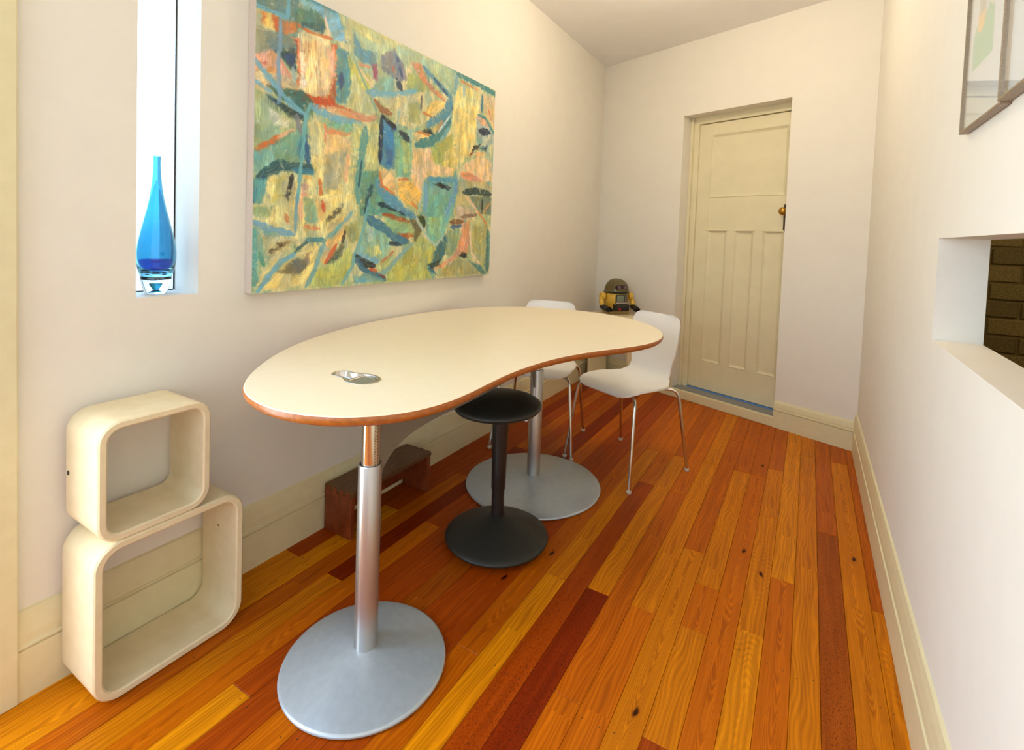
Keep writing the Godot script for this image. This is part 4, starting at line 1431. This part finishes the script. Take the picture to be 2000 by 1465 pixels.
	[0,0,180,175,130,778,519,941,501,998,535,999,675,753,693],
	[1,36,38,62,62,808,575,891,557,994,564],
	[0,0,110,125,105,847,590,994,573,999,675,917,671],
	[1,16,35,45,40,935,592,933,670],
	[1,12,230,190,150,833,592,917,671],
	[1,12,215,150,100,943,665,990,611],
	[0,0,170,185,175,875,176,926,157,1006,236,997,289,933,320,879,277],
	[0,0,215,165,130,875,176,907,210,971,209,937,166],
	[1,40,35,45,65,898,245,967,234],
	[1,16,60,125,130,885,165,937,170,1007,240],
	[0,0,35,45,55,866,328,912,309,902,335,853,362],
	[0,0,40,60,95,913,333,954,307,950,341],
	[1,10,215,200,165,892,338,974,253],
	[0,0,235,180,130,844,380,903,351,945,350,914,373],
	[1,10,130,60,40,839,385,863,360],
	[0,0,140,185,165,337,743,426,780,443,829,426,894,369,911,315,874,314,831],
	[0,0,200,205,135,348,860,391,836,407,873,372,890],
	[0,0,200,215,190,346,766,366,765,373,824,350,831],
	[1,40,120,170,195,315,877,355,905,393,906],
	[1,34,38,42,45,307,880,335,913,378,926],
	[1,26,60,110,140,304,891,338,939,385,963,425,987],
	[1,46,60,115,145,345,734,410,769,461,804,522,829],
	[1,22,35,60,80,440,833,489,839],
	[0,2,95,150,130,387,674,439,684,526,712,540,730,459,723,409,714],
	[1,24,25,55,70,390,674,458,688,554,716],
	[1,34,95,150,180,413,653,504,694,554,719],
	[1,28,165,80,35,409,717,459,729,520,741],
	[0,2,150,185,130,409,723,459,735,527,747,545,786,461,795,422,756],
	[0,1,195,85,35,474,794,545,789,542,805,515,812],
	[0,0,105,95,60,519,728,554,729,585,774,561,822,543,828,552,775],
	[0,0,45,65,40,561,712,597,706,610,746,596,767],
	[1,14,165,185,185,557,713,562,735,596,777],
	[0,0,115,175,155,602,612,763,592,741,688,691,813,647,831,608,794],
	[1,30,110,160,195,746,594,708,705],
	[0,0,150,190,140,616,712,691,706,678,799,623,786],
	[1,20,120,165,195,609,611,603,665],
	[0,0,185,190,105,516,842,593,804,668,848,650,918,612,937,645,997,429,994,437,960,477,905],
	[0,0,160,160,90,509,848,544,841,552,901,492,944],
	[0,0,200,195,120,551,861,588,868,575,935,546,914],
	[1,22,130,170,170,543,832,483,890,424,953,403,958],
	[0,1,110,160,165,301,966,356,952,428,991,301,992],
	[1,16,200,85,50,361,938,388,948],
	[1,14,190,115,80,405,915,457,870],
	[0,2,170,180,120,399,927,463,873,458,911,409,943],
	[1,12,130,70,55,403,964,425,978],
	[0,0,60,105,115,660,848,695,812,727,776,722,855,690,912,644,945,673,985,621,951,643,917],
	[0,0,30,50,60,616,930,690,908,683,940,644,952],
	[0,0,135,160,125,718,769,797,755,782,848,740,899,714,884],
	[1,24,60,100,150,739,754,801,743],
	[1,26,120,75,45,734,729,814,720],
	[0,0,205,180,150,765,646,868,656,889,689,813,717,768,705],
	[1,20,120,95,80,799,699,898,680],
	[0,0,215,150,115,814,728,860,706,860,817,848,878,793,896,700,948,644,959,757,892,799,811],
	[0,0,175,175,120,851,722,939,697,983,734,982,949,930,955,867,871],
	[1,20,230,205,175,857,760,872,879,930,939],
	[0,0,165,165,105,881,739,931,737,948,888,901,871],
	[1,34,75,120,115,979,759,984,986],
	[0,0,80,125,120,850,917,940,951,985,1002,932,991],
	[0,1,38,42,45,793,893,820,874,849,890,830,908],
	[0,0,165,160,110,785,907,850,924,953,996,681,993,700,955],
	[1,14,210,130,70,897,657,972,727],
	[1,10,230,200,160,817,585,908,672],
	[1,15,110,172,196,-9,100,49,97,79,98],
	[1,17,110,172,196,78,-41,81,50,79,99],
	[1,15,120,160,190,60,109,61,179,56,256,60,308,63,366,57,382],
	[1,15,110,175,180,148,356,135,401,130,455,130,502,124,570,119,652,114,706],
	[1,13,110,155,175,115,671,112,743,111,800],
	[1,15,115,175,180,355,658,341,726,334,776,320,831,301,880,297,923,259,993],
	[1,11,130,165,150,282,136,326,221,373,308],
	[1,11,150,190,180,586,552,584,614,567,685],
	[1,11,165,200,200,596,777,624,814,660,844,695,798],
	[1,11,150,190,190,520,343,518,397]]
